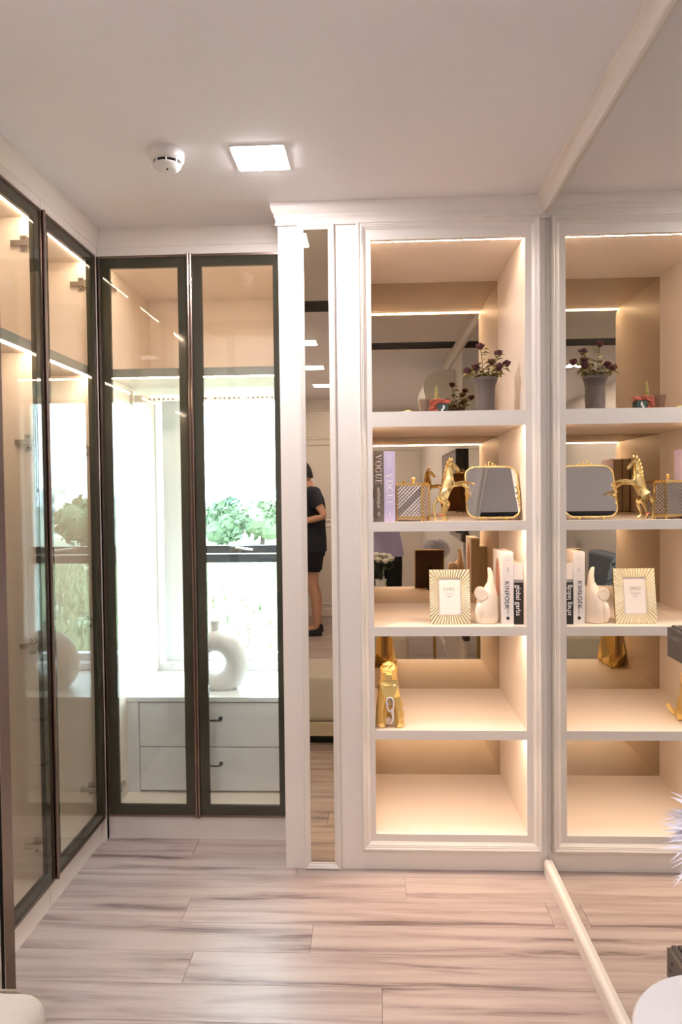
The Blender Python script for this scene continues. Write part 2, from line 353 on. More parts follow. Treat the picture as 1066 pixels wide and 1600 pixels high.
# ---------------------------------------------------------------- window wardrobe (back left)
t = thing('wardrobe_unit', 'glass-fronted wardrobe built around the window, two dark-bordered doors', 'wardrobe', (-.71, 3.15, 0))
wx0, wx1, wy0, wy1 = -1.074, -.360, YD + .024, 3.488
mk('plinth', B(XL - .004, A0, YD + .0215, YD + .04, 0, .097), 'cream', parent=t)
mk('bottom_panel', B(wx0 - .018, A0, wy0, wy1, .098, .12), 'lam', parent=t)
mk('side_panel', B(wx0 - .018, wx0, wy0, wy1, .12, 2.352), 'lam', parent=t)
mk('side_panel', B(wx1, A0 - .002, wy0, wy1, .12, 2.352), 'lam', parent=t)
mk('top_panel', B(wx0 - .018, A0, wy0, wy1, 2.336, 2.352), 'lam', parent=t)
mk('fascia', B(XL - .004, A0, YD + .004, YD + .03, 2.3645, 2.40), 'cream', parent=t)
sh = mk('shelf', B(wx0, wx1, wy0 + .006, wy1, SH0 + .001, SH1), 'lam', parent=t)
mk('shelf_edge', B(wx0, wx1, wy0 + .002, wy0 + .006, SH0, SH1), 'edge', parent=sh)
mk('back_panel', B(wx0, wx1, 3.43, 3.44, SH1, 2.336), 'lam', parent=t)
mk('side_lining', B(wx0, wx0 + .003, wy0 + .004, 3.43, SH1, 2.336), 'lam', parent=t)
mk('side_lining', B(wx1 - .003, wx1, wy0 + .004, 3.43, SH1, 2.336), 'lam', parent=t)
led_bar(t, wx0 + .01, wx1 - .01, wy0 + .008, wy0 + .018, 2.335)
led_bar(t, wx0 + .01, wx1 - .01, wy0 + .008, wy0 + .018, SH0)
rl = mk('hanging_rail', MB().box(wx0, wx1, 3.145, 3.168, 1.822, 1.850), 'steel', parent=t)
for i in range(30):
    x = wx0 + .06 + i * .021; mk('rail_diode', B(x, x + .010, 3.1435, 3.145, 1.827, 1.836), 'edge' if i % 7 else 'white', parent=rl)
mk('rail_bracket', MB().box(wx0, wx0 + .014, 3.135, 3.178, 1.812, 1.866), 'steel', parent=t)
for z in (2.259, 1.573, .89, .193): hinge(t, (wx0, 2.915, z), 1, 0)
h = DT - DB
add_door(t, (XL + .0025, YD, DB), 0, -.7252 - XL - .0025, h, 1)
add_door(t, (-.7222, YD, DB), 0, A0 - .002 + .7222, h, -1)
# chest of drawers inside
t = thing('drawer_chest', 'white two-drawer chest standing inside the window wardrobe', 'drawers', (-.715, 3.2, .12))
mk('carcass', MB().box(wx0, wx0 + .05, 3.028, 3.47, .12, .515).box(wx1 - .05, wx1, 3.028, 3.47, .12, .515).box(wx0 + .05, wx1 - .05, 3.05, 3.47, .12, .515), 'white', parent=t)
mk('worktop', B(wx0, wx1, 3.024, 3.487, .517, .536), 'white', parent=t)
for z0, z1, hz in ((.131, .3178, .248), (.3222, .5115, .444)):
    d = mk('drawer', B(wx0 + .053, wx1 - .053, 3.029, 3.049, z0, z1), 'white', parent=t)
    mk('handle', MB().tube([(-.775, 3.03, hz), (-.775, 3.006, hz), (-.77, 3.0, hz), (-.672, 3.0, hz), (-.667, 3.006, hz), (-.667, 3.03, hz)], .0042, 8)
       .tube([(-.775, 3.03, hz), (-.775, 3.024, hz)], .009, 10).tube([(-.667, 3.03, hz), (-.667, 3.024, hz)], .009, 10), 'winframe', parent=d, smooth=True)
# ring vase
def ring_vase():
    cx, cy, z0 = -.715, 3.17, .536; R, r = .097, .050; cz = z0 + .118
    mb = MB(); n = 40; rings = []
    for i in range(n):
        a = 2 * PI * i / n; k = 1 + .10 * max(0, -math.sin(a)); rr_ = r * k
        c = Vector((cx + R * math.cos(a), cy, cz + R * 1.02 * math.sin(a)))
        ring = []
        for j in range(18):
            b = 2 * PI * j / 18; rad = rr_ * math.cos(b)
            ring.append((c.x + rad * math.cos(a), cy + rr_ * .95 * math.sin(b), max(z0, c.z + rad * math.sin(a))))
        rings.append(ring)
    mb.rings(rings, False, True)
    o = top('ring_vase', mb, 'ceramic', (cx, cy, z0), smooth=True, label='white ceramic ring-shaped vase with a hole in its middle, in front of the window', cat='vase')
    mk('neck', MB().lathe([(.030, .225), (.022, .255), (.019, .270), (.020, .300), (.023, .306), (.019, .307), (.016, .30), (.015, .27)], (cx - .002, cy, z0), 20, False), 'ceramic', parent=o, smooth=True)
ring_vase()

# ---------------------------------------------------------------- pilaster with mirror strip
t = thing('pilaster', 'white pilaster with a tall narrow bronze mirror strip between wardrobe and display shelves', 'pilaster', (-.22, 2.7, 0))
PX1 = -.100
mk('body', MB().box(A0, PX1, YS, YS + .10, 0, 2.39).box(A0, A0 + .018, YS + .10, YD + .02, 0, 2.39), 'cream', parent=t)
mk('moulding', MB().frame_xz(-.2705, -.1345, .0005, 2.396, [(0, YS + .001), (0, YS - .010), (.004, YS - .014), (.009, YS - .014), (.011, YS - .010), (.015, YS - .009), (.017, YS - .006), (.022, YS - .005), (.0235, YS - .002), (.0235, YS + .001)]), 'cream', parent=t)
mk('mirror_strip', B(-.248, -.157, YS - .0015, YS + .001, .022, 2.374), 'bmirror', parent=t)

# ---------------------------------------------------------------- display cabinet
OX0, OX1, OZ0, OZ1 = -.0023, .5563, .1324, 2.3301
t = CAB = thing('display_cabinet', 'cream open display cabinet with five lit shelf bays and bronze mirror back', 'shelf unit', (.26, 2.9, 0))
FT = .022
mk('face_frame', MB().box(PX1, OX0, YS, YS + FT, 0, 2.39).box(OX1, XR + .002, YS, YS + FT, 0, 2.39).box(OX0, OX1, YS, YS + FT, OZ1, 2.39).box(OX0, OX1, YS, YS + FT, 0, OZ0), 'cream', parent=t)
mk('moulding', MB().frame_xz(-.055, .612, .073, 2.400, [(0, YS + .001), (0, YS - .009), (.004, YS - .016), (.010, YS - .017), (.015, YS - .012), (.0175, YS - .013), (.0205, YS - .010), (.023, YS - .0105), (.027, YS - .006), (.033, YS - .002), (.033, YS + .001)]), 'cream', parent=t, smooth=.5)
mk('side_panel', B(OX0 - .018, OX0, YS + FT, YB + .01, .10, 2.36), 'lam', parent=t)
mk('side_panel', B(OX1, OX1 + .018, YS + FT, YB + .01, .10, 2.36), 'lam', parent=t)
mk('top_panel', B(OX0 - .018, OX1 + .018, YS + FT, YB + .01, OZ1 + .006, OZ1 + .024), 'lam', parent=t)
mk('bottom_panel', B(OX0, OX1, YS + FT, YB + .01, OZ0 - .018, OZ0), 'lam', parent=t)
mk('back_panel', B(OX0 - .018, XR, YB + .008, YB + .02, 0, 2.39), 'lam', parent=t)
SHZ = [(1.6484, 1.7033), (1.2631, 1.2978), (.8747, .9086), (.4886, .5225)]
for z0, z1 in SHZ:
    s_ = mk('shelf', B(OX0, OX1, YS + .016, YB, z0 + .005, z1), 'lam', parent=t)
    mk('shelf_lip', B(OX0, OX1, YS + .0005, YS + .016, z0, z1 + .0002), 'cream', parent=s_)
    led_bar(t, OX0 + .006, OX1 - .006, YS + .020, YS + .031, z0 + .005, .003)
led_bar(t, OX0 + .006, OX1 - .006, YS + FT + .002, YS + FT + .014, OZ1 + .006, .003)
zs = [OZ0] + [z for a, b in reversed(SHZ) for z in (a + .005, b)] + [OZ1 + .006]
for a, b in zip(zs[0::2], zs[1::2]): mk('back_mirror', B(OX0, OX1, YB, YB + .005, a, b), 'bmirror', parent=t)

# ---------------------------------------------------------------- wall mirror on the right
mm = top('wall_mirror', B(XR, XR + .006, 1.36, YS - .0005, .051, 2.4063), 'mirror', (XR, 2.03, .051), label='large frameless wall mirror running from baseboard to crown beside the display cabinet', cat='mirror')

# ---------------------------------------------------------------- ceiling fittings
def panel_lamp(x, y, label, end=''):
    t = thing('ceiling_lamp' + end, label, 'ceiling light', (x, y, ZC), group='square ceiling lamps')
    s = .078
    mk('trim_ring', MB().rings([[(x - a, y - a, z), (x + a, y - a, z), (x + a, y + a, z), (x - a, y + a, z)] for a, z in ((s + .008, ZC), (s + .006, ZC - .004), (s, ZC - .004), (s, ZC))], False, True), 'plastic', parent=t)
    mk('diffuser' + end, B(x - s + .001, x + s - .001, y - s + .001, y + s - .001, ZC - .0058, ZC + .001), 'lamp', parent=t)
panel_lamp(-.345, 2.275, 'square white ceiling lamp next to the smoke detector')
panel_lamp(-.47, .24, 'square ceiling lamp next to the long black air slot', '_offscreen')
panel_lamp(-.49, -.76, 'square ceiling lamp above the sofa, between two others', '_offscreen')
panel_lamp(-.50, -1.77, 'square ceiling lamp right above the person in the dark T-shirt', '_offscreen')
def detector():
    x, y = -.627, 2.215
    t = thing('smoke_detector', 'white domed smoke detector on the ceiling', 'smoke detector', (x, y, ZC))
    mk('base', MB().lathe([(.030, ZC + .001), (.052, ZC + .001), (.053, ZC - .006), (.0515, ZC - .028), (.044, ZC - .034), (.03, ZC - .034)], (x, y, 0), 40), 'plastic', parent=t, smooth=.6)
    mk('vent', MB().lathe([(.037, ZC - .033), (.037, ZC - .046)], (x, y, 0), 32), 'black', parent=t)
    mk('dome', MB().lathe([(.042, ZC - .043), (.042, ZC - .047), (.036, ZC - .054), (.024, ZC - .058), (.012, ZC - .060), (.002, ZC - .061)], (x, y, 0), 40), 'plastic', parent=t, smooth=.6)
    for i in range(8):
        a = 2 * PI * i / 8 + .2
        mk('fin', MB().tube([(x + .041 * math.cos(a), y + .041 * math.sin(a), ZC - .031), (x + .041 * math.cos(a), y + .041 * math.sin(a), ZC - .047)], .003, 6), 'plastic', parent=t)
    mk('indicator', MB().ball((x + .004, y - .014, ZC - .0605), .003, 8, 5), 'black', parent=t)
detector()
def slot_vent():
    t = thing('air_slot', 'long black linear air slot in the ceiling', 'vent', (-.2, 1.2, ZC))
    y0, y1, x0, x1 = 1.10, 1.31, -1.06, .59
    mk('recess', B(x0, x1, y0, y1, ZC - .0015, ZC + .001), 'black', parent=t)
    mk('rim', MB().box(x0, x1, y0 - .006, y0, ZC - .004, ZC).box(x0, x1, y1, y1 + .006, ZC - .004, ZC), 'black', parent=t)
    for i in range(7): mk('slat', B(x0, x1, y0 + .024 + i * .026, y0 + .028 + i * .026, ZC - .0035, ZC - .001), 'black', parent=t)
slot_vent()

# ---------------------------------------------------------------- things on the shelves
def px(u, v, y):
    """photo pixel -> point on the plane at depth y (the depth comes from the shelf the thing stands on)"""
    a, b = u - 533, v - 800; cr, sr = math.cos(ROL), math.sin(ROL)
    a, b = cr * a + sr * b, -sr * a + cr * b
    xr, uu = a / F_PX, -b / F_PX; cp, sp = math.cos(PIT), math.sin(PIT)
    yr = cp - sp * uu; z = sp + cp * uu; cy, sy = math.cos(YAW), math.sin(YAW)
    D = Vector((cy * xr - sy * yr, sy * xr + cy * yr, z)); return Vector((0, 0, CAM_Z)) + D * (y / D.y)
S1, S2, S3, S4 = 1.7033, 1.2978, .9086, .5225
PAGES = pmat('book_pages', rgb(232, 224, 208), .8, var=.05, scale=120)
def glyph(ch):
    """high-contrast serif capitals in a box of height 1: list of polygons, width"""
    def ell(cx, cy, rx, ry, a0=0, a1=2 * PI, n=20): return [(cx + rx * math.cos(a0 + (a1 - a0) * i / n), cy + ry * math.sin(a0 + (a1 - a0) * i / n)) for i in range(n + 1)]
    def arc(cx, cy, rx, ry, ix, iy, a0, a1, n=18):
        o = ell(cx, cy, rx, ry, a0, a1, n); i = ell(cx, cy, ix, iy, a0, a1, n)
        return [[o[k], o[k + 1], i[k + 1], i[k]] for k in range(n)]
    R = lambda x0, y0, x1, y1: [(x0, y0), (x1, y0), (x1, y1), (x0, y1)]
    if ch == 'V': return [[(.06, 1), (.26, 1), (.53, .18), (.44, 0)], [(.44, 0), (.53, .12), (.84, 1), (.79, 1)], R(0, .96, .34, 1), R(.68, .96, .95, 1)], .95
    if ch == 'O': return arc(.46, .5, .46, .52, .27, .48, 0, 2 * PI, 28), .92
    if ch == 'G': return arc(.46, .5, .46, .52, .27, .48, .55, 2 * PI - .5, 26) + [R(.68, .0, .84, .42), R(.56, .38, .94, .42), R(.80, .68, .84, 1.0)], .94
    if ch == 'U': return [R(.10, .28, .28, 1), R(.70, .28, .75, 1), R(0, .96, .38, 1), R(.60, .96, .86, 1)] + arc(.425, .30, .325, .32, .15, .27, PI, 2 * PI, 14), .86
    if ch == 'E': return [R(.10, 0, .28, 1), R(0, .96, .68, 1), R(0, 0, .72, .04), R(.28, .48, .52, .52), R(.64, .72, .68, 1), R(.68, 0, .72, .30), R(.48, .38, .52, .62)], .74
def spine_word(word, size, stretch, x, y, z, sp=.12):
    """reads downwards on a spine: letters' height along +x, run along -z"""
    mb = MB(); t_ = 0
    for ch in word:
        ps, w_ = glyph(ch)
        for p in ps: mb.rings([[(x + q * size, yy, z - (t_ + p_) * size * stretch) for p_, q in p] for yy in (y, y - .0006)])
        t_ += w_ + sp
    return mb
def spine_text(s, size, x, y, z, shear=0, spacing=1.0, align='LEFT'):
    mb = text_mb(s, size, .0003, shear, spacing, align)
    return mb.xf(Matrix(((0, 1, 0, x), (0, 0, -1, y), (-1, 0, 0, z), (0, 0, 0, 1))))
def book(label, x0, x1, y0, y1, z0, z1, cover, hue=None):
    t = thing('book', label, 'book', ((x0 + x1) / 2, (y0 + y1) / 2, z0)); c = .0025
    mk('cover', MB().box(x0, x1, y0, y0 + c, z0, z1).box(x0, x0 + c, y0 + c, y1, z0, z1).box(x1 - c, x1, y0 + c, y1, z0, z1), cover, parent=t)
    mk('pages', B(x0 + c, x1 - c, y0 + c, y1 - .004, z0 + .003, z1 - .003), PAGES, parent=t)
    return t
IVORY = pmat('ivory_print', rgb(236, 222, 206), .6); INK = pmat('black_print', rgb(40, 38, 38), .6); WHITEP = pmat('white_print', rgb(250, 248, 248), .6); GREYP = pmat('grey_print', rgb(150, 146, 146), .6)
y = 2.672
t = book('grey-brown fashion book with ivory serif title, against the cabinet side', .0005, .0385, y, y + .19, S2, 1.561, pmat('taupe_cloth', rgb(112, 98, 88), .6, var=.04, bump=.1))
mk('title', spine_word('VOGUE', .0225, 1.0, .0080, y - .0001, 1.549), IVORY, parent=t)
mk('subtitle', spine_text('esthetique', .0185, .0195, y - .0004, 1.428, .35), IVORY, parent=t)
mk('emblem', MB().tube([(.0195 + .005 * math.cos(a), y - .0008, 1.3275 + .007 * math.sin(a)) for a in [k * PI / 6 for k in range(12)]], .0007, 5, closed=True).box(.0190, .0200, y - .0012, y, 1.317, 1.338).box(.0125, .0265, y - .0012, y, 1.3270, 1.3280), IVORY, parent=t)
t = book('lilac fashion book with white serif title, beside the grey-brown one', .0392, .0808, y, y + .19, S2, 1.5605, pmat('lilac_cloth', rgb(206, 192, 220), .5, var=.03))
mk('title', spine_word('VOGUE', .0245, 1.0, .0475, y - .0001, 1.479), WHITEP, parent=t)
mk('subtitle', spine_text('THE SHAPE OF BEAUTY', .0052, .0560, y - .0004, 1.546), WHITEP, parent=t)
mk('subtitle', spine_text('A GLOBAL HISTORY', .0052, .0640, y - .0004, 1.546), WHITEP, parent=t)
mk('emblem', MB().box(.0575, .0625, y - .0006, y, 1.320, 1.332), WHITEP, parent=t)
y = 2.692
t = book('tall white book with black spine title and portrait cover, beside the cream elephant', .477, .5185, y, y + .20, S3, 1.179, pmat('white_cover', rgb(240, 234, 230), .4, var=.02))
mk('title', spine_text('KINFOLK', .0235, .4935, y - .0004, 1.072, 0, 1.12), INK, parent=t)
mk('subtitle', spine_text('ENTREPRENEUR', .0068, .4975, y - .0004, .9995, 0, 1.05), GREYP, parent=t)
mk('small_print', MB().box(.484, .512, y - .0004, y, 1.157, 1.1576).box(.486, .510, y - .0004, y, 1.149, 1.1496).box(.4965, .4985, y - .0004, y, 1.104, 1.122), GREYP, parent=t)
mk('emblem', MB().lathe([(.0062, 0), (.0062, .0006)], (0, 0, 0), 14).xf(Matrix.Translation((.4975, y, .9325)) @ Matrix.Rotation(PI / 2, 4, 'X')), INK, parent=t)
mk('cover_portrait', MB().prism([(y + .10 + .045 * math.cos(a), 1.075 + .075 * math.sin(a)) for a in [k * PI / 9 for k in range(18)]], 'x', .4766, .4771), pmat('portrait_print', rgb(196, 142, 122), .5, var=.45, scale=40), parent=t)
t = book('short book with black and white spine at the cabinet side, beside the tall white book', .5195, .5548, y, y + .19, S3, 1.137, pmat('white_cover', rgb(238, 230, 226), .4, var=.02))
mk('spine_panel', B(.5195, .5548, y - .0006, y + .0002, S3 + .0005, 1.066), pmat('black_cover', rgb(34, 30, 28), .5), parent=t)
mk('spine_band', B(.5195, .5548, y - .0006, y + .0002, 1.066, 1.077), GREYP, parent=t)
tt = spine_text('global garbs', .0255, .5355, y - .0010, 1.057, 0, .96)
tt.v = [(.5355 + (vx - .5355) * 1.0, vy, vz) for vx, vy, vz in tt.v]
mk('title', tt, WHITEP, parent=t)

# --- gold trinket box
CHAMP = pmat('champagne_metal', rgb(214, 200, 184), .3, 1)
def trinket():
    x0, x1, y0, y1, z0, z1, c = .0865, .2105, 2.694, 2.800, S2 + .010, 1.432, .030
    t = thing('trinket_box', 'gold-framed glass trinket box with patterned lattice sides and a knobbed lid', 'box', ((x0 + x1) / 2, (y0 + y1) / 2, S2))
    oc = [(x0, y0), (x1 - c, y0), (x1, y0 + c), (x1, y1), (x0, y1)]
    def grow(d): 
        mx, my = (x0 + x1) / 2, (y0 + y1) / 2; return [(mx + (p - mx) * (1 + d), my + (q - my) * (1 + d)) for p, q in oc]
    mk('base_plate', MB().prism(grow(.03), 'z', z0, z0 + .008), 'brass', parent=t)
    ld = mk('lid', MB().prism(grow(.05), 'z', z1, z1 + .005).prism(grow(-.03), 'z', z1 + .005, z1 + .009), 'brass', parent=t)
    mk('knob', MB().lathe([(.006, 0), (.004, .004), (.0035, .008), (.007, .013), (.0085, .018), (.006, .023), (.001, .025)], ((x0 + x1) / 2 + .004, (y0 + y1) / 2, z1 + .009), 14), 'gold', parent=ld, smooth=True)
    fm = pmat('frosted_panel', rgb(164, 156, 154), .25, var=.1, scale=30)
    for i in range(5):
        a, b = Vector((*oc[i], 0)), Vector((*oc[(i + 1) % 5], 0))
        mk('post', MB().tube([(a.x, a.y, z0), (a.x, a.y, z1)], .0032, 6), 'brass', parent=t)
        mk('foot', MB().lathe([(.003, S2), (.005, S2 + .004), (.004, z0 + .001)], (a.x, a.y, 0), 10), 'brass', parent=t)
        d = (b - a); L = d.length; d.normalize(); n = Vector((d.y, -d.x, 0)) ; zz0, zz1 = z0 + .008, z1
        # glass slab behind the lattice
        p = [a - n * .002, b - n * .002, b - n * .005, a - n * .005]
        g = mk('side_panel', MB().prism([(q.x, q.y) for q in p], 'z', zz0, zz1), fm, parent=t)
        mb = MB(); s_ = .0135; H = zz1 - zz0
        if i in (0, 1, 2):
            k = -int(H / s_) - 1
            while k * s_ < L:
                for sg in (1, -1):
                    u0 = k * s_; pts = []
                    for uu, ww in ((u0, 0), (u0 + H, H)):
                        pts.append((uu, ww))
                    (ua, wa), (ub, wb) = pts
                    if ua < .004: wa += (.004 - ua); ua = .004
                    if ub > L - .004: wb -= (ub - L + .004); ub = L - .004
                    if ub - ua > .004:
                        if sg < 0: ua, ub = L - ua, L - ub
                        mb.tube([a + d * ua + n * .0012 + Vector((0, 0, zz0 + wa)), a + d * ub + n * .0012 + Vector((0, 0, zz0 + wb))], .0013, 4)
                k += 1
            mk('lattice', mb, CHAMP, parent=g)
trinket()

# --- rearing gold horse
def horse():
    yc = 2.694
    P = lambda u, v, r, dy=0, r2=None: (*px(u, v, yc + dy), r, r2 or r)
    N = [P(689.5, 782, .0200), P(695.5, 769, .0185), P(701, 756, .0215), P(701.5, 743, .0175), P(702.5, 731, .0145), P(705.5, 723.5, .0120), P(711.5, 729, .0098), P(718, 737, .0066),   # 0-7 trunk, neck, head
         P(710, 757, .0085, -.010), P(724, 753, .0058, -.012), P(736, 754.5, .0042, -.012), P(743, 759, .0045, -.012),        # 8-11 near fore leg
         P(709, 758, .0085, .010), P(722, 757, .0058, .012), P(733, 764, .0042, .012), P(736.5, 770, .0045, .012),            # 12-15 far fore leg
         P(697, 787, .0105, -.011), P(692, 796, .0060, -.012), P(690, 805, .0042, -.012), P(696.5, 812.2, .0052, -.012),      # 16-19 near hind leg
         P(701, 787, .0105, .012), P(697, 797, .0060, .013), P(694, 805, .0042, .013), P(701, 811.6, .0052, .013),            # 20-23 far hind leg
         P(684, 780, .0060), P(678.5, 789, .0065), P(678.5, 801, .0060), P(682, 812.8, .0052)]                                # 24-27 tail down to the shelf
    E = [(0, 1), (1, 2), (2, 3), (3, 4), (4, 5), (5, 6), (6, 7), (2, 8), (8, 9), (9, 10), (10, 11), (2, 12), (12, 13), (13, 14), (14, 15),
         (0, 16), (16, 17), (17, 18), (18, 19), (0, 20), (20, 21), (21, 22), (22, 23), (0, 24), (24, 25), (25, 26), (26, 27)]
    mb = skin_mb(N, E, 1, 1)
    b = px(690, 812, yc); lo = min(v[2] for v in mb.v); dz = S2 - lo
    mb.v = [(x, y_, z + dz * max(0, 1 - (z - lo) / .05)) for x, y_, z in mb.v]
    o = top('horse_figurine', mb, 'gold', (b.x, yc, S2), label='gold faceted figurine of a rearing horse between trinket box and table mirror', cat='figurine', smooth=.35)
    for dy in (-.006, .006):
        e0, e1 = px(706.2, 720, yc + dy), px(706.8, 714.5, yc + dy * 1.3)
        mk('ear', MB().tube([e0, (e0 + e1) / 2, e1], [.0032, .003, .0006], 6), 'gold', parent=o)
    mn = MB(); 
    for i, (u, v) in enumerate(((703, 719), (699.5, 724), (697.5, 730), (696, 736), (695, 742), (694.5, 748))):
        c = px(u, v, yc); mn.ball(c, .0062, 6, 4, (.8, .7, 1.5))
    mk('mane', mn, 'gold', parent=o)
    r = px(689.8, 805, yc - .012); mk('ribbon', MB().tube([(r.x + .0062 * math.cos(a), r.y + .0062 * math.sin(a), r.z) for a in [k * PI / 5 for k in range(10)]], .0024, 6, closed=True), pmat('pink_ribbon', rgb(226, 96, 110), .5), parent=o)
horse()

# --- small gold table mirror, leaning back
def table_mirror():
    cx, y0, z0, tilt = .449, 2.700, S2 + .012, math.radians(20.5)
    X = Matrix.Translation((cx, y0, z0)) @ Matrix.Rotation(-tilt, 4, 'X')
    w0, w1, h, r = .097, .098, .202, .036
    def outline(off):
        pts = []
        for sx, sz, a0 in ((1, 0, -PI / 2), (1, 1, 0), (-1, 1, PI / 2), (-1, 0, PI)):
            hw = (w0 if sz else w1) - r; zc_ = h - r if sz else r
            for k in range(7):
                a = a0 + k * PI / 12; pts.append((sx * hw + (r + off) * math.cos(a), 0, zc_ + (r + off) * math.sin(a)))
        return pts
    t = thing('table_mirror', 'small gold-framed table mirror with rounded corners and a loop crest, tilted back', 'mirror', (cx, y0, S2))
    mk('mirror_glass', MB().rings([[(p[0], yy, p[2]) for p in outline(-.002)] for yy in (-.001, .003)]).xf(X), 'smirror', parent=t)
    mk('back_board', MB().rings([[(p[0], yy, p[2]) for p in outline(-.001)] for yy in (.0032, .009)]).xf(X), pmat('brown_backing', rgb(120, 84, 52), .6, var=.1), parent=t)
    mk('frame', MB().tube(outline(.001), .0034, 8, closed=True).xf(X), 'gold', parent=t, smooth=True)
    cr = MB()
    for dx, dz, rr_ in ((0, .012, .0085), (-.013, .007, .0055), (.013, .007, .0055)):
        cr.tube([(dx + rr_ * math.cos(a), 0, h + .003 + dz + rr_ * math.sin(a)) for a in [k * PI / 7 for k in range(14)]], .0017, 6, closed=True)
    for s_ in (-1, 1): cr.tube([(s_ * .006, 0, h + .004), (s_ * .022, 0, h + .008), (s_ * .036, 0, h + .005)], [.003, .0022, .001], 6)
    mk('crest', cr.xf(X), 'gold', parent=t)
    for s_ in (-1, 1):
        sp = MB()
        for k in range(9):
            zz = .050 + k * .011; sp.ball((s_ * (w1 - .0005 + .0022 * math.sin(k * 1.9)), -.004, zz), .0058 - .0005 * abs(k - 4), 7, 5, (1, .8, 1.15))
        for k in (2, 4, 6): sp.tube([(s_ * (w1), -.004, .05 + k * .011), (s_ * (w1 - .010), -.006, .056 + k * .011), (s_ * (w1 - .013), -.005, .062 + k * .011)], [.003, .0024, .0006], 6)
        mk('side_ornament', sp.xf(X), 'gold', parent=t)
        mk('foot', MB().lathe([(.003, S2), (.0052, S2 + .003), (.0035, S2 + .009), (.0045, S2 + .014)], (cx + s_ * .045, y0 + .002, 0), 10), 'gold', parent=t)
    p0 = X @ Vector((0, .009, .15)); mk('easel_leg', MB().tube([p0, (cx, y0 + .115, S2 + .004)], .005, 6), pmat('brown_backing', rgb(84, 58, 38), .6), parent=t)
table_mirror()

# --- gold sunburst picture frame
def photo_frame():
    cx, y0, z0, tilt = .2845, 2.700, S3, math.radians(9); w_, h = .152, .205
    X = Matrix.Translation((cx, y0, z0 + .001)) @ Matrix.Rotation(-tilt, 4, 'X')
    t = thing('picture_frame', 'gold picture frame with sunburst ridges and a white insert, standing on the shelf', 'picture frame', (cx, y0, z0))
    bw = .033
    mk('frame', MB().frame_xz(-w_ / 2, w_ / 2, 0, h, [(0, 0), (bw, .001), (bw, .012), (0, .012)]).xf(X), 'pale_gold', parent=t)
    rg = MB(); zc_ = h * .5
    for k in range(60):
        a = 2 * PI * k / 60; d = Vector((math.cos(a), 0, math.sin(a)))
        def hit(hx, hz): return min(hx / abs(d.x) if abs(d.x) > 1e-6 else 9, hz / abs(d.z) if abs(d.z) > 1e-6 else 9)
        r0, r1 = hit(w_ / 2 - bw + .002, h / 2 - bw + .002), hit(w_ / 2 - .001, h / 2 - .001)
        rg.tube([d * r0 + Vector((0, -.0005, zc_)), d * r1 + Vector((0, -.0005, zc_))], [.0013, .0026], 5)
    mk('sunburst_ridges', rg.xf(X), pmat('cream_gold', rgb(250, 244, 224), .4, 0), parent=t)
    mt = mk('insert', B(-w_ / 2 + bw - .001, w_ / 2 - bw + .001, .003, .005, bw - .001, h - bw + .001).xf(X), pmat('white_card', rgb(240, 232, 226), .7, var=.01), parent=t)
    mk('printed_border', MB().frame_xz(-w_ / 2 + bw + .003, w_ / 2 - bw - .003, bw + .003, h - bw - .005, [(0, .0024), (.0007, .0024), (.0007, .0031), (0, .0031)]).xf(X), GREYP, parent=mt)
    T = text_mb('CHIC', .017, .0003, 0, 1.1); T.xf(X @ Matrix.Translation((-.002, .0026, .130)) @ Matrix.Rotation(PI / 2, 4, 'X')); mk('lettering', T, GREYP, parent=mt)
    mk('small_print', MB().box(-.022, .018, .0024, .0031, .1135, .1143).box(-.018, .014, .0024, .0031, .1095, .1101).box(-.010, .006, .0024, .0031, .101, .103).xf(X), GREYP, parent=mt)
    mk('back_board', B(-w_ / 2 + .004, w_ / 2 - .004, .012, .016, .004, h - .004).xf(X), pmat('dark_backing', rgb(70, 52, 38), .6), parent=t)
    p0 = X @ Vector((0, .016, .13)); mk('easel_leg', MB().prism([(-.016, 0), (.016, 0), (.009, .125), (-.009, .125)], 'y', 0, .003).xf(Matrix.Translation((cx, y0 + .092, z0 + .001)) @ Matrix.Rotation(math.radians(27), 4, 'X')), pmat('dark_backing', rgb(36, 30, 26), .6), parent=t)
photo_frame()

# --- cream elephant with raised trunk
def elephant():
    yc = 2.735
    prof = [(.9086, .424, .040, .033), (.913, .424, .0445, .037), (.935, .4235, .0462, .039), (.965, .4245, .0435, .039), (.995, .428, .0395, .036), (1.02, .431, .0345, .032), (1.036, .4345, .0265, .027),
            (1.050, .438, .0180, .020), (1.064, .441, .0128, .0145), (1.085, .4415, .0104, .0115), (1.104, .4385, .0088, .0095), (1.116, .435, .0068, .007), (1.1185, .4335, .003, .003)]
    R = [[(cx + rx * math.cos(2 * PI * k / 24), yc + ry * math.sin(2 * PI * k / 24), z) for k in range(24)] for z, cx, rx, ry in prof]
    o = top('elephant_figurine', MB().rings(R), 'eceramic', (.424, yc, S3), smooth=True, label='cream ceramic elephant figurine with raised trunk beside the tall white book', cat='figurine')
    for dy in (-.020, .022):
        mk('ear', MB().lathe([(.001, .004), (.016, .002), (.0235, .0045), (.0265, .0025), (.0255, -.003), (.001, -.005)], (0, 0, 0), 22).xf(Matrix.Translation((.4035, yc + dy * 1.35, 1.018)) @ Matrix.Rotation(math.radians(-14 if dy < 0 else 14), 4, 'Z') @ Matrix.Scale(1.12, 4, (0, 0, 1)) @ Matrix.Scale(.88, 4) @ Matrix.Rotation(PI / 2, 4, 'X')), 'eceramic', parent=o, smooth=True)
        mk('tusk', MB().tube([(.446, yc + dy * .9, 1.008), (.455, yc + dy * 1.15, 1.008), (.461, yc + dy * 1.2, 1.013)], [.004, .0032, .001], 8), 'eceramic', parent=o, smooth=True)
    mk('front_leg', MB().ball((.396, yc - .022, .950), .021, 12, 8, (.9, .8, 1.9)), 'eceramic', parent=o, smooth=True)
elephant()

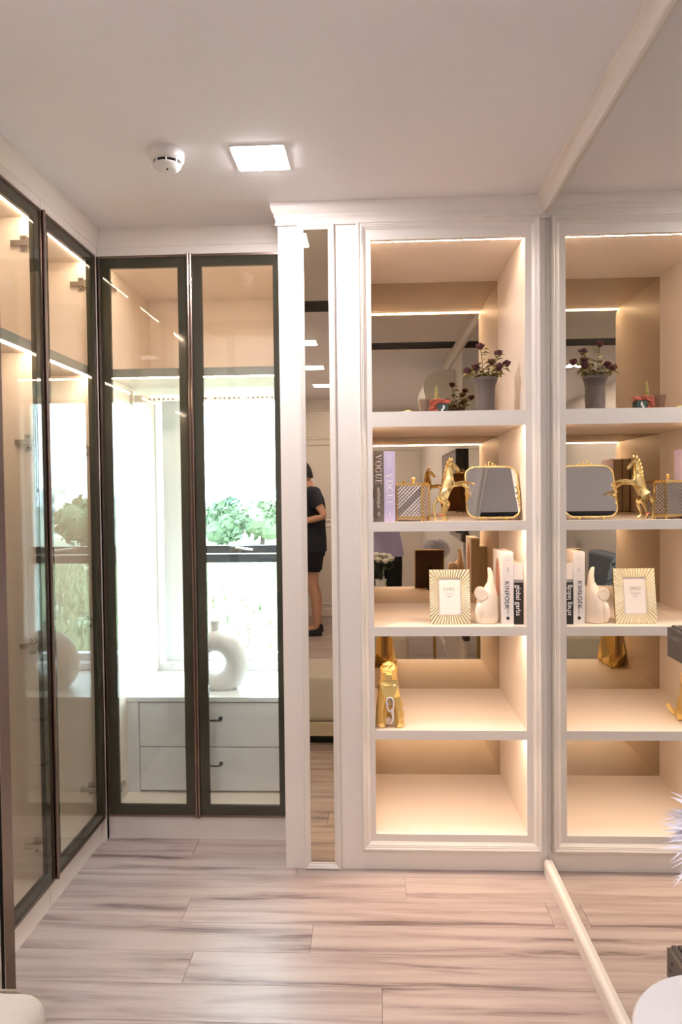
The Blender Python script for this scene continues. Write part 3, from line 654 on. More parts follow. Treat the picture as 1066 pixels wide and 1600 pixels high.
# --- gold low-poly dog
def dog():
    yc = 2.700
    P = lambda u, v, r, dy=0, r2=None: (*px(u, v, yc + dy), r, r2 or r)
    N = [P(606, 1112, .036, .095), P(607.5, 1094, .041, .058), P(608.5, 1081, .0405, .022), P(608.5, 1066, .032, .012), P(607.8, 1052, .0300, .002), P(606.8, 1057, .0150, -.034),
         P(600, 1092, .0165, -.004), P(597.5, 1114, .0125, -.010), P(597, 1131, .0125, -.016), P(596.5, 1134.5, .0105, -.030),
         P(617, 1092, .0165, -.004), P(622, 1114, .0125, -.010), P(624.5, 1131, .0125, -.014), P(625.5, 1134.5, .0105, -.028),
         P(594, 1112, .020, .075), P(592, 1121, .012, .040), P(620, 1112, .020, .09), P(627, 1119, .012, .06), P(620, 1114, .008, .15), P(629, 1098, .005, .16)]
    E = [(0, 1), (1, 2), (2, 3), (3, 4), (4, 5), (2, 6), (6, 7), (7, 8), (8, 9), (2, 10), (10, 11), (11, 12), (12, 13), (0, 14), (14, 15), (0, 16), (16, 17), (0, 18), (18, 19)]
    mb = skin_mb(N, E, 0, 1)
    bm = bmesh.new(); vs = [bm.verts.new(v) for v in mb.v]
    for f in mb.f:
        try: bm.faces.new([vs[i] for i in f])
        except ValueError: pass
    bmesh.ops.triangulate(bm, faces=bm.faces); bm.verts.index_update()
    mb = MB().add([v.co[:] for v in bm.verts], [tuple(v.index for v in f.verts) for f in bm.faces]); bm.free()
    xm = min(v[0] for v in mb.v)
    mb.v = [(max(x, .0025), y_, max(z, S4 + .0005)) for x, y_, z in mb.v]
    b = px(608, 1134, yc)
    o = top('dog_figurine', mb, 'matte_gold', (b.x, yc, S4), label='gold faceted figurine of a sitting dog', cat='figurine')
    hc = px(607.8, 1048, yc)
    mk('head', MB().rings([[(hc.x + r * math.cos(2 * PI * (k + .5 * (i % 2)) / 7), hc.y + r * .95 * math.sin(2 * PI * (k + .5 * (i % 2)) / 7), hc.z + z) for k in range(7)] for i, (r, z) in enumerate(((.016, -.032), (.030, -.012), (.0325, .008), (.024, .026), (.004, .036)))]), 'matte_gold', parent=o)
    mk('muzzle', MB().rings([[(hc.x + dx * w_, hc.y - dy, hc.z + z + dz * h_) for dx, dz in ((-1, -1), (1, -1), (.8, 1), (-.8, 1))] for dy, w_, h_, z in ((.020, .018, .013, -.010), (.046, .012, .010, -.014))]), 'matte_gold', parent=o)
    for s_ in (-1, 1):
        mk('ear', MB().add([(hc.x + s_ * .018, hc.y, hc.z + .028), (hc.x + s_ * .031, hc.y - .008, hc.z + .018), (hc.x + s_ * .034, hc.y - .004, hc.z - .012), (hc.x + s_ * .028, hc.y + .010, hc.z + .012)], [(0, 1, 2), (0, 2, 3), (0, 3, 1), (1, 3, 2)]), 'matte_gold', parent=o)
    c = px(607.5, 1066, yc + .008); mk('collar', MB().tube([(c.x + .034 * math.cos(k * PI / 6), c.y + .034 * math.sin(k * PI / 6), c.z + .006 * math.sin(k * PI / 6)) for k in range(12)], .0035, 5, closed=True), 'matte_gold', parent=o)
    lb = mk('label_card', B(b.x - .020, b.x + .018, yc + .136, yc + .139, .572, .690), pmat('beige_card', rgb(196, 170, 130), .7, var=.05), parent=o)
    mb = MB()
    for k in range(9): mb.box(b.x - .007, b.x + .007, yc + .139, yc + .1396, .588 + k * .0105, .588 + k * .0105 + .004)
    mk('printed_marks', mb, INK, parent=lb)
    # white tag on a loop hanging on its chest
    tg = thing('gift_tag', 'white looped plastic tag hanging on the gold dog', 'tag', px(611, 1134, yc - .02))
    lp = [px(609.5 + 5.5 * math.cos(a) + 1.5 * max(0, -math.sin(a)), 1098 - 8.0 * math.sin(a) + (6 if math.sin(a) < -.5 else 0), yc - .030) for a in [k * PI / 9 for k in range(18)]]
    wp = pmat('clear_white_plastic', rgb(232, 226, 230), .25, var=.05)
    mk('loop', MB().tube(lp, .0034, 6, closed=True), wp, parent=tg, smooth=True)
    mk('inner_loop', MB().tube([px(609.8 + 3 * math.cos(a), 1097 - 4.2 * math.sin(a), yc - .028) for a in [k * PI / 6 for k in range(12)]], .0022, 6, closed=True), 'steel', parent=tg, smooth=True)
    mk('tail_strip', MB().tube([px(612, 1108, yc - .030), px(614, 1117, yc - .030), px(614.5, 1124, yc - .026), px(611, 1131, yc - .022)], [.006, .0055, .004, .003], 6), wp, parent=tg, smooth=True)
    mk('wrapping', MB().ball(px(607, 1126, yc - .012), .016, 8, 6, (.9, .6, .9)), pmat('crumpled_film', rgb(216, 190, 176), .2, var=.2, scale=60), parent=tg)
dog()

# --- ribbed grey vase and dried roses
def vase_and_roses():
    cx, cy = .4255, 2.735
    prof = [(.030, 0), (.0355, .002)]
    for k in range(26):
        z = .004 + k * .0046; r0 = .0352 + .0012 * (z / .12) + .0115 * max(0, (z - .085) / .04) ** 2; prof += [(r0 + .0010, z), (r0 - .0006, z + .0023)]
    prof += [(.0475, .126), (.0485, .129), (.046, .130), (.040, .118), (.033, .09), (.031, .01), (.002, .008)]
    vz = pmat('charcoal_glaze', rgb(112, 100, 96), .38, .1, var=.06, scale=20)
    top('ribbed_vase', MB().lathe(prof, (cx, cy, S1), 32), vz, (cx, cy, S1), smooth=.5, label='grey ribbed vase with flared rim holding dried roses', cat='vase')
    rose_m = pmat('dried_rose', rgb(84, 40, 46), .8, var=.35, scale=90); stem_m = pmat('dry_stem', rgb(122, 110, 60), .8, var=.2)
    leaf_m = pmat('dry_leaf', rgb(146, 132, 74), .75, var=.35, scale=50); leaf_g = pmat('green_leaf', rgb(150, 160, 52), .6, var=.25, scale=50)
    rs = random.Random(11)
    heads = [(750.5, 541, .0), (779, 552, -.012), (792, 568, .0), (780, 573, -.03), (743, 573, -.02), (731, 579, .0), (769, 566, .03)]
    kinds = ['tallest dried rose in the grey vase', 'dried rose with a red-brown bloom right of the tallest one in the grey vase', 'dried rose leaning out furthest towards the cabinet side',
             'dried rose drooping low over the front rim of the grey vase', 'dried rose beside the lowest bloom on the cup side of the grey vase', 'dried rose hanging lowest on the cup side of the grey vase', 'dried rose at the back of the grey vase, half hidden']
    for (u, v, dy), lab in zip(heads, kinds):
        c = px(u, v, cy + dy); t = thing('dried_rose', lab, 'flower', (cx, cy, S1 + .012), group='dried roses in the grey vase')
        a = Vector((cx + rs.uniform(-.012, .012), cy + rs.uniform(-.012, .012), S1 + .012)); m_ = Vector((cx + (c.x - cx) * .42, cy + dy * .4, S1 + .135))
        top_ = c + Vector((-(c.x - cx) * .12, 0, .010 if v > 560 else -.010))
        mk('stem', MB().tube([a, (a + m_) / 2, m_, (m_ + top_) / 2 + Vector((0, 0, .012)), c], .0016, 5), stem_m, parent=t)
        bl = MB().ball(c, .0128, 8, 5, (1, 1, 1.05))
        for k in range(7):
            b = 2 * PI * k / 7; q = Vector((math.cos(b), math.sin(b), 0)); n = Vector((-q.y, q.x, 0))
            lo, hi = c + q * .008 - Vector((0, 0, .009)), c + q * (.0135 + rs.uniform(0, .004)) + Vector((0, 0, rs.uniform(.004, .012)))
            bl.add([lo - n * .003, lo + n * .003, hi + n * .0055, hi - n * .0055, (lo + hi) / 2 + q * .004], [(0, 1, 4), (1, 2, 4), (2, 3, 4), (3, 0, 4)])
        mk('bloom', bl, rose_m, parent=t)
        for k in range(11):
            s_ = m_.lerp(c, max(0, -.12 + .10 * k)) ; ang = rs.uniform(0, 2 * PI); d = Vector((math.cos(ang), .6 * math.sin(ang), rs.uniform(-.5, .5))).normalized(); n = d.cross(Vector((0, 0, 1))).normalized()
            L_ = rs.uniform(.024, .042); w_ = L_ * .36; mid = s_ + d * L_ * .5 + Vector((0, 0, .004)); tip = s_ + d * L_ - Vector((0, 0, rs.uniform(0, .014)))
            th = Vector((0, 0, -.0006))
            rim = S1 + .1335      # leaves lie over the rim, they do not cut through the vase wall
            for q in (s_, mid, tip): q.z = max(q.z, rim + .004 if q is mid else rim)
            mk('leaf', MB().add([s_, mid + n * w_, tip, mid - n * w_, mid + Vector((0, 0, -.003)), s_ + th, mid + n * w_ + th, tip + th, mid - n * w_ + th, mid + Vector((0, 0, -.0036))], [(0, 1, 4), (1, 2, 4), (2, 3, 4), (3, 0, 4), (5, 9, 6), (6, 9, 7), (7, 9, 8), (8, 9, 5), (0, 5, 6, 1), (1, 6, 7, 2), (2, 7, 8, 3), (3, 8, 5, 0)]), leaf_g if (k == 0 and u > 740 and u < 770) else leaf_m, parent=t)
vase_and_roses()

# --- clear cup, berry ornament, paper scrap on the top shelf
top('plastic_cup', MB().lathe([(.0005, .002), (.0145, .002), (.0148, 0), (.0158, .0), (.0208, .0515), (.0215, .053), (.0195, .053), (.0146, .003), (.0005, .004)], (.194, 2.715, S1), 28, False), pane_mat('cup_plastic', (.86, .80, .76), .10), (.194, 2.715, S1), smooth=.7, label='small clear plastic cup beside the berry ornament', cat='cup')
def berries():
    cx, cy = .2535, 2.73
    t = thing('berry_ornament', 'small ornament of red berries around a dark pot with a tiny golden tree', 'ornament', (cx, cy, S1))
    mk('pot', MB().prism([(cx - .012, cy - .026), (cx + .030, cy - .026), (cx + .030, cy + .02), (cx - .012, cy + .02)], 'z', S1, S1 + .034), pmat('teal_pot', rgb(48, 66, 66), .5), parent=t, bevel=.004)
    rs = random.Random(5); mb = MB()
    for k in range(120):
        if k < 70: p = (cx - .036 + rs.uniform(0, .026), cy + rs.uniform(-.03, .02), S1 + .005 + rs.uniform(0, .044))
        else: p = (cx - .014 + rs.uniform(0, .052), cy + rs.uniform(-.028, .02), S1 + .036 + rs.uniform(0, .014))
        mb.ball(p, rs.uniform(.0034, .0052), 6, 4)
    mk('berries', mb, pmat('red_berries', rgb(184, 92, 72), .4, var=.4, scale=160), parent=t, kind='stuff')
    mb = MB()
    for k in range(8): mb.lathe([(.001, .0), (.0125 - k * .0012, .002), (.001, .012)], (cx - .013, cy - .01, S1 + .044 + k * .0072), 7)
    mk('tiny_tree', mb, pmat('golden_green', rgb(168, 158, 92), .5, .3, var=.3, scale=120), parent=t)
    mk('white_bow', MB().ball((cx + .012, cy - .029, S1 + .020), .006, 8, 5, (.7, .6, 1.4)).ball((cx + .006, cy - .029, S1 + .010), .005, 8, 5, (.8, .6, 1.2)), 'plastic', parent=t)
berries()
o = top('paper_scrap', MB().rings([[(.128 + .026 * math.cos(a) * (1 + .15 * math.sin(3 * a)), 2.70 + .022 * math.sin(a), S1 + z) for a in [k * PI / 8 for k in range(16)]] for z in (.0003, .006 )]), 'plastic', label='crumpled white paper scrap with a yellow patch on the top shelf', cat='paper')
mk('yellow_patch', MB().ball((.131, 2.695, S1 + .007), .013, 10, 5, (1, .8, .35)), pmat('yellow_paper', rgb(226, 212, 90), .6), parent=o)

# ---------------------------------------------------------------- sockets on the mirror
def socket_box(z0, z1, label, holes):
    t = thing('socket_plate', label, 'socket', (XR, 1.455, z0))
    y0, y1 = 1.395, 1.515
    dk = pmat('bronze_grey_plastic', rgb(78, 68, 62), .35, .2, var=.04)
    mk('back_box', B(XR - .012, XR - .001, y0, y1, z0, z1), dk, parent=t, bevel=.002)
    fp = mk('face_plate', B(XR - .022, XR - .0105, y0 + .003, y1 - .003, z0 + .003, z1 - .003), dk, parent=t, bevel=.002)
    if holes:
        for cy in (1.425, 1.485):
            for dy, dz in ((0, .012), (-.010, -.008), (.010, -.008)):
                mk('hole', MB().lathe([(.0042, 0), (.0042, .002)], (0, 0, 0), 10).xf(Matrix.Translation((XR - .0235, cy + dy, (z0 + z1) / 2 + dz)) @ Matrix.Rotation(PI / 2, 4, 'Y')), 'black', parent=fp)
    else:
        mk('rocker', B(XR - .026, XR - .021, y0 + .022, y1 - .030, z0 + .012, z1 - .012), dk, parent=fp, bevel=.0015)
        mk('small_print', B(XR - .0265, XR - .026, y0 + .05, y1 - .036, z1 - .020, z1 - .0185), 'steel', parent=fp)
socket_box(1.058, 1.125, 'grey-bronze switch plate on the wall mirror, above the socket plate', False)
socket_box(.379, .448, 'grey-bronze socket plate with pin holes low on the wall mirror', True)

# ---------------------------------------------------------------- round side table with feather lamp
def side_table():
    cx, cy, z = .462, .895, .715
    t = thing('side_table', 'round white marble side table on a brass stem', 'table', (cx, cy, 0))
    marble = pmat('white_marble', rgb(232, 230, 232), .2, var=.06, scale=9)
    mk('table_top', MB().lathe([(.10, z - .022), (.133, z - .020), (.137, z - .012), (.137, z - .006), (.133, z), (.05, z)], (cx, cy, 0), 48), marble, parent=t, smooth=.6)
    mk('stem', MB().lathe([(.012, .015), (.012, z - .02)], (cx, cy, 0), 16), 'brass', parent=t, smooth=True)
    mk('foot', MB().lathe([(.11, .0005), (.115, .004), (.11, .012), (.03, .018), (.012, .03)], (cx, cy, 0), 36), 'brass', parent=t, smooth=.5)
    lx, ly = .500, .880
    l = thing('feather_lamp', 'table lamp with a fluffy white feather shade and brass stand on the marble table', 'lamp', (lx, ly, z))
    mk('base', MB().lathe([(.045, z), (.045, z + .010), (.040, z + .014), (.012, z + .016)], (lx, ly, 0), 28), 'brass', parent=l, smooth=.5)
    mk('stand', MB().lathe([(.006, z + .014), (.006, z + .22)], (lx, ly, 0), 12), 'brass', parent=l)
    rs = random.Random(2); mb = MB(); c = Vector((lx - .022, ly, .975))
    for k in range(1500):
        a, b = rs.uniform(0, 2 * PI), math.acos(rs.uniform(-.75, .95)); d = Vector((math.sin(b) * math.cos(a), math.sin(b) * math.sin(a), math.cos(b) * .75))
        p0 = c + d * .045; L_ = rs.uniform(.055, .085); n = d.cross(Vector((rs.uniform(-1, 1), rs.uniform(-1, 1), rs.uniform(-1, 1)))).normalized() * .0026
        p1 = p0 + d * L_ * .6 + n * rs.uniform(-3, 3); p2 = p0 + d * L_ + n * rs.uniform(-6, 6) - Vector((0, 0, .012))
        if p2.x > XR - .025: continue
        mb.add([p0 - n * .5, p0 + n * .5, p1 + n, p1 - n, p2], [(0, 1, 2, 3), (3, 2, 4)])
    mk('feather_shade', mb, pmat('white_feather', rgb(238, 234, 244), .9, var=.03), parent=l, kind='stuff')
    mk('shade_core', MB().ball(c, .052, 16, 10), pmat('white_core', rgb(238, 234, 244), .9), parent=l, smooth=True)
side_table()

# ---------------------------------------------------------------- upholstered bench with rolled arm
def bench():
    t = thing('upholstered_bench', 'oatmeal upholstered bench with a rounded arm, on a low plinth', 'bench', (-.43, 1.09, 0))
    mk('plinth', B(-1.0, .19, .93, 1.29, .0005, .05), 'black', parent=t)
    mk('base_rail', B(-1.04, .235, .87, 1.335, .05, .13), pmat('beige_wood', rgb(196, 180, 162), .5), parent=t, bevel=.006)
    mk('seat', B(-.72, .24, .865, 1.34, .13, .385), 'fabric', parent=t, bevel=.035, bseg=5, smooth=True)
    arm = mk('arm', B(-1.045, -.632, .90, 1.345, .13, .460), 'fabric', parent=t, bevel=.05, bseg=6, smooth=True)
    mk('piping', MB().tube([(-.655, 1.331, .20), (-.652, 1.331, .415), (-.665, 1.333, .438), (-.70, 1.333, .449), (-1.0, 1.333, .449)], .004, 6), pmat('piping_cord', rgb(150, 136, 120), .8), parent=arm)
bench()

# ---------------------------------------------------------------- television and slatted panel on the right wall
t = thing('television', 'flat black wall television', 'television', (XR, .8, 1.10))
mk('screen_housing', B(XR - .045, XR + .004, .30, 1.33, 1.115, 1.712), 'black', parent=t, bevel=.004)
mk('screen', B(XR - .0465, XR - .0448, .31, 1.32, 1.13, 1.70), pmat('dark_screen', rgb(14, 16, 18), .08), parent=t)
sl = thing('slatted_panel', 'pale vertical-slat panel low on the wall beneath the television', 'panel', (XR, .7, .0))
mk('backing', B(XR - .008, XR + .005, .20, 1.335, .052, .62), 'cream', parent=sl)
for k in range(28): mk('slat', B(XR - .022, XR - .007, .205 + k * .04, .205 + k * .04 + .030, .052, .62), 'cream', parent=sl)
def air_con():
    y0, y1 = .10, .84
    t = thing('air_conditioner', 'white rounded wall air conditioner above the television', 'air conditioner', (XR, .7, 2.03))
    pr = [(XR + .004, 2.03), (.50, 2.03), (.42, 2.07)] + [(.53 - .135 * math.cos(a), 2.215 + .135 * math.sin(a)) for a in [k * PI / 16 for k in range(0, 9)]] + [(XR + .004, 2.35)]
    b = mk('housing', MB().prism(pr, 'y', y0, y1), 'plastic', parent=t, smooth=.5)
    mk('end_cap', MB().prism([(x + (.006 if x < .6 else 0), z) for x, z in pr], 'y', y1, y1 + .012), 'plastic', parent=t)
    mk('air_flap', MB().prism([(.425, 2.066), (.505, 2.026), (.503, 2.022), (.422, 2.062)], 'y', y0 + .04, y1 - .04), 'plastic', parent=t)
air_con()
# sofa with cushion along the left wall, behind the camera
def sofa():
    t = thing('sofa', 'blue-grey fabric sofa against the partition wall', 'sofa', (-.82, -.35, 0))
    bl = pmat('blue_grey_fabric', rgb(112, 122, 136), .9, var=.08, scale=60, bump=.3)
    mk('seat', B(-1.08, -.62, -1.0, .55, .10, .42), bl, parent=t, bevel=.03)
    mk('backrest', B(-1.085, -.93, -1.0, .55, .40, .80), bl, parent=t, bevel=.03)
    for x, y in ((-1.04, -.95), (-.66, -.95), (-1.04, .50), (-.66, .50)): mk('leg', MB().lathe([(.014, .0005), (.02, .11)], (x, y, 0), 10), 'black', parent=t)
    mb = MB(); n = 10; g = {}
    R = []
    for s_ in (1, -1):
        for i in range(n + 1):
            for j in range(n + 1):
                u, v = i / n * 2 - 1, j / n * 2 - 1; k = 1 - .10 * (1 - abs(u)) ** .7 * 0
                th = .055 * (max(0, 1 - u * u) ** .45) * (max(0, 1 - v * v) ** .45); w_ = .21 * (1 - .06 * (1 - v * v))
                g[(s_, i, j)] = len(mb.v); mb.v.append((u * w_, s_ * th, v * .21 * (1 - .06 * (1 - u * u))))
        for i in range(n):
            for j in range(n): mb.f.append((g[(s_, i, j)], g[(s_, i + 1, j)], g[(s_, i + 1, j + 1)], g[(s_, i, j + 1)]))
    m, tr, b = nt('blue_leaf_print'); wv = tr.nodes.new('ShaderNodeTexVoronoi'); wv.feature = 'DISTANCE_TO_EDGE'; wv.inputs['Scale'].default_value = 9
    tc = tr.nodes.new('ShaderNodeTexCoord'); tr.links.new(tc.outputs['Object'], wv.inputs['Vector']); cr = tr.nodes.new('ShaderNodeValToRGB')
    cr.color_ramp.elements[0].position = .05; cr.color_ramp.elements[0].color = (*rgb(64, 74, 84), 1); cr.color_ramp.elements[1].position = .08; cr.color_ramp.elements[1].color = (*rgb(150, 172, 200), 1)
    tr.links.new(wv.outputs['Distance'], cr.inputs[0]); tr.links.new(cr.outputs[0], b.inputs['Base Color']); b.inputs['Roughness'].default_value = .9
    mb.xf(Matrix.Translation((-.855, .10, .625)) @ Matrix.Rotation(PI / 2, 4, 'Z') @ Matrix.Rotation(math.radians(-14), 4, 'X'))
    top('cushion', mb, m, (-.855, .10, .42), smooth=True, label='pale blue cushion with a dark line pattern on the blue-grey sofa', cat='cushion')
sofa()
# tall vase of white roses
def bouquet():
    cx, cy = .055, .26
    t = thing('floor_vase', 'tall pale floor vase holding white roses', 'vase', (cx, cy, 0))
    mk('body', MB().lathe([(.06, .0005), (.075, .01), (.085, .25), (.07, .5), (.045, .62), (.05, .66), (.045, .66), (.04, .62)], (cx, cy, 0), 28, False), 'ceramic', parent=t, smooth=True)
    b = thing('rose_bouquet', 'bunch of white roses with dark green leaves in the floor vase', 'flowers', (cx, cy, .62))
    rs = random.Random(3); pet = pmat('white_petals', rgb(236, 228, 216), .7, var=.05); gr = pmat('rose_leaves', rgb(58, 72, 44), .6, var=.3)
    for k in range(11):
        a = k * 2.4; r = .03 + .075 * (k / 11) ** .5; c = Vector((cx + r * math.cos(a), cy + r * math.sin(a), .90 - r * .9 + rs.uniform(-.02, .03)))
        bl = MB().ball(c, .024, 10, 6)
        for q in range(6):
            b_ = q * PI / 3 + k; d = Vector((math.cos(b_), math.sin(b_), .3)); bl.ball(c + d * .016, .018, 7, 5, (1, 1, .8))
        mk('bloom', bl, pet, parent=b, smooth=True)
        mk('stem', MB().tube([(cx, cy, .62), (cx + r * .5 * math.cos(a), cy + r * .5 * math.sin(a), .76), c], .003, 5), gr, parent=b)
        for q in range(3):
            ang = rs.uniform(0, 2 * PI); d = Vector((math.cos(ang), math.sin(ang), rs.uniform(-.2, .5))).normalized(); n = d.cross(Vector((0, 0, 1))).normalized(); p = c - Vector((0, 0, .03 + q * .025)); L_ = .06
            mk('leaf', MB().add([p, p + d * L_ * .5 + n * .018, p + d * L_, p + d * L_ * .5 - n * .018, p + d * L_ * .5 + Vector((0, 0, .006))], [(0, 1, 4), (1, 2, 4), (2, 3, 4), (3, 0, 4), (0, 3, 2, 1)]), gr, parent=b)
bouquet()

# ---------------------------------------------------------------- people (seen in the mirrors)
SKIN = pmat('skin', rgb(206, 158, 132), .55, var=.05); HAIR = pmat('dark_hair', rgb(30, 26, 24), .6, var=.2, scale=80)
def person(label, loc, rz, J, topm, botm, shoem, leg_end, sleeve):
    """J: joints in local coordinates, facing +x. One continuous skinned body; clothes, hair and shoes are children."""
    t = thing('person', label, 'person', loc, rz); h = J['head']
    names = ['pelvis', 'waist', 'chest', 'neck', 'skull']; rad = {'pelvis': .115, 'waist': .10, 'chest': .115, 'neck': .052, 'skull': .06}
    N = []; ix = {}
    def nd(k, p, r, r2=None): ix[k] = len(N); N.append((*p, r, r2 or r))
    for k in names: nd(k, J[k], rad[k])
    E = [('pelvis', 'waist'), ('waist', 'chest'), ('chest', 'neck'), ('neck', 'skull')]
    for s_ in 'LR':
        for k, r in (('sh', .052), ('el', .040), ('wr', .026), ('hip', .085), ('kn', .055), ('calf', .052), ('an', .036), ('toe', .034)): nd(k + s_, J[k + s_], r)
        w_, e_ = Vector(J['wr' + s_]), Vector(J['el' + s_]); nd('palm' + s_, w_ + (w_ - e_).normalized() * .055, .030, .018)
        E += [('chest', 'sh' + s_), ('sh' + s_, 'el' + s_), ('el' + s_, 'wr' + s_), ('wr' + s_, 'palm' + s_), ('pelvis', 'hip' + s_), ('hip' + s_, 'kn' + s_), ('kn' + s_, 'calf' + s_), ('calf' + s_, 'an' + s_), ('an' + s_, 'toe' + s_)]
    mb = skin_mb(N, [(ix[a], ix[b]) for a, b in E], 2, 0)
    # head: skull, jaw, nose, ears
    H = Vector(h)
    mb.ball(H, .098, 18, 12, (.98, .78, 1.18)); mb.ball(H + Vector((.030, 0, -.062)), .058, 14, 9, (1, .85, .9)); mb.ball(H + Vector((.100, 0, -.018)), .016, 8, 6, (1.2, .8, 1.4))
    for s_ in (-1, 1): mb.ball(H + Vector((-.005, .078 * s_, -.012)), .026, 8, 6, (.7, .35, 1.15))
    # fingers, each its own bent chain rooted in the palm
    for s_ in 'LR':
        w_, e_ = Vector(J['wr' + s_]), Vector(J['el' + s_]); d = (w_ - e_).normalized(); side = d.cross(Vector((0, 0, 1))).normalized(); up = side.cross(d); p0 = w_ + d * .085
        sg = 1 if s_ == 'L' else -1
        for k, L_ in enumerate((.070, .078, .072, .056)):
            q = p0 + side * ((k - 1.5) * .018) * sg; mb.tube([q - d * .03, q + d * L_ * .35, q + d * L_ * .68 - up * .012, q + d * L_ * .85 - up * .030], [.0095, .009, .008, .0065], 7)
        q = w_ + d * .035 - side * .030 * sg; mb.tube([q + side * .02 * sg, q + d * .025 - side * .012 * sg, q + d * .052 - side * .014 * sg - up * .010], [.011, .010, .0075], 7)
    body = mk('body', mb, SKIN, parent=t, local=True, smooth=True)
    hr = MB(); R = []
    for i in range(7):
        b = PI * .5 * i / 6; R.append([(H.x - .010 + .101 * math.sin(b) * math.cos(a) * (1 if math.cos(a) < .3 else .86), H.y + .082 * math.sin(b) * math.sin(a), H.z + .018 + .106 * math.cos(b) - (.058 * (math.sin(b) ** 3) if math.cos(a) < -.4 else 0)) for a in [2 * PI * k / 18 for k in range(18)]])
    R[0] = [(H.x - .010 + .004 * math.cos(a), H.y + .004 * math.sin(a), H.z + .1245) for a in [2 * PI * k / 18 for k in range(18)]]
    mk('hair', hr.rings(R), HAIR, parent=body, local=True, smooth=True)
    for s_ in (-1, 1):
        mk('eye', MB().ball(H + Vector((.083, .030 * s_, .008)), .010, 8, 6), WHITEP, parent=body, local=True); mk('eyebrow', MB().tube([H + Vector((.088, .016 * s_, .028)), H + Vector((.086, .044 * s_, .030))], .004, 5), HAIR, parent=body, local=True)
        mk('iris', MB().ball(H + Vector((.090, .030 * s_, .008)), .0052, 8, 6), INK, parent=body, local=True)
    mk('mouth', MB().tube([H + Vector((.083, -.022, -.062)), H + Vector((.090, 0, -.060)), H + Vector((.083, .022, -.062))], [.003, .006, .003], 6), pmat('lips', rgb(176, 108, 98), .5), parent=body, local=True)
    # shirt
    S_ = lambda k, r: (*J[k], r, r)
    lerp = lambda a, b, f: tuple(Vector(J[a]).lerp(Vector(J[b]), f))
    def ell(c_, z, rx, ry, n=20): return [(c_ + rx * math.cos(2 * PI * k / n), ry * math.sin(2 * PI * k / n), z) for k in range(n)]
    zh, zw, zch, zs_, zn = J['hem'][2], J['waist'][2], J['chest'][2], J['shL'][2], J['neck'][2]; ry = J['shL'][1]
    sm = MB().rings([ell(0, zh, .134, .202), ell(-.002, (zh + zw) / 2, .130, .186), ell(-.002, zw, .120, .160), ell(0, (zw + zch) / 2, .124, .165), ell(.004, zch, .128, ry + .012), ell(.004, (zch + zs_) / 2, .118, ry + .014), ell(.006, zs_, .092, ry - .002), ell(.012, zs_ + .035, .074, ry * .62), ell(J['neck'][0] - .012, zn - .012, .060, .064)], True)
    for s_ in 'LR':
        q0 = Vector(J['sh' + s_]); q0.y *= .80
        sm.tube([q0, J['sh' + s_], lerp('sh' + s_, 'el' + s_, sleeve * .5), lerp('sh' + s_, 'el' + s_, sleeve)], [.060, .070, .066, .062], 14)
    for s_ in 'LR': sm.ball(Vector(J['sh' + s_]) + Vector((0, 0, -.006)), .0735, 14, 9)
    mk('shirt', sm, topm, parent=t, local=True, smooth=True)
    zp, zhip = J['pelvis'][2], J['hipL'][2]; pm = MB().rings([ell(0, zhip - .085, .108, .150), ell(0, zhip - .03, .122, .172), ell(0, zp, .118, .166), ell(0, zp + .07, .112, .156)], True)
    for s_ in 'LR':
        if leg_end < 1: pm.tube([J['hip' + s_], lerp('hip' + s_, 'kn' + s_, leg_end * .5), lerp('hip' + s_, 'kn' + s_, leg_end)], [.100, .096, .088], 16)
        else: pm.tube([J['hip' + s_], lerp('hip' + s_, 'kn' + s_, .5), J['kn' + s_], J['calf' + s_], lerp('calf' + s_, 'an' + s_, .9)], [.098, .090, .076, .070, .058], 16)
    mk('shorts' if leg_end < 1 else 'trousers', pm, botm, parent=t, local=True, smooth=True)
    for s_ in 'LR':
        a, b = Vector(J['an' + s_]), Vector(J['toe' + s_]); d = (b - a); d.z = 0; d.normalize(); c = a + d * .065; R = []
        for f, w_, hh in ((-.115, .022, .050), (-.10, .036, .075), (-.03, .040, .078), (.05, .046, .058), (.11, .040, .042), (.14, .018, .028)):
            n = Vector((-d.y, d.x, 0)); q = c + d * f; R.append([tuple(q + n * w_ * sx + Vector((0, 0, zz - q.z))) for sx, zz in ((-1, .0), (1, .0), (1.0, hh * .6), (.6, hh), (-.6, hh), (-1.0, hh * .6))])
        mk('shoe', MB().rings(R), shoem, parent=t, local=True, smooth=True)
    return t
MAN = dict(pelvis=(0, 0, .93), waist=(.0, 0, 1.08), chest=(.0, 0, 1.29), neck=(.035, 0, 1.47), skull=(.075, 0, 1.54), head=(.105, 0, 1.60), hem=(0, 0, .83))
for s_, sg in (('L', 1), ('R', -1)):
    MAN.update({'sh' + s_: (0, .165 * sg, 1.41), 'el' + s_: (-.09 if sg > 0 else -.135, .225 * sg, 1.18), 'wr' + s_: (.155, .15 * sg, 1.12), 'hip' + s_: (0, .095 * sg, .86), 'kn' + s_: (.02, .10 * sg, .50), 'calf' + s_: (-.025, .10 * sg, .36), 'an' + s_: (-.03, .10 * sg, .085), 'toe' + s_: (.11, .115 * sg, .032)})
NAVY = pmat('navy_jersey', rgb(28, 30, 42), .9, var=.08); BLACKC = pmat('black_cotton', rgb(20, 20, 22), .9, var=.1); SHOE = pmat('black_shoe', rgb(26, 26, 28), .6)
person('person in a dark navy T-shirt and black shorts standing with bent arms', (-.605, -1.84, 0), PI, MAN, NAVY, BLACKC, SHOE, .62, .55)
PHO = dict(MAN); PHO.update(dict(hem=(0, 0, .80), neck=(.02, 0, 1.36), skull=(.04, 0, 1.43), head=(.06, 0, 1.49), chest=(0, 0, 1.19), waist=(0, 0, 1.02), pelvis=(0, 0, .88)))
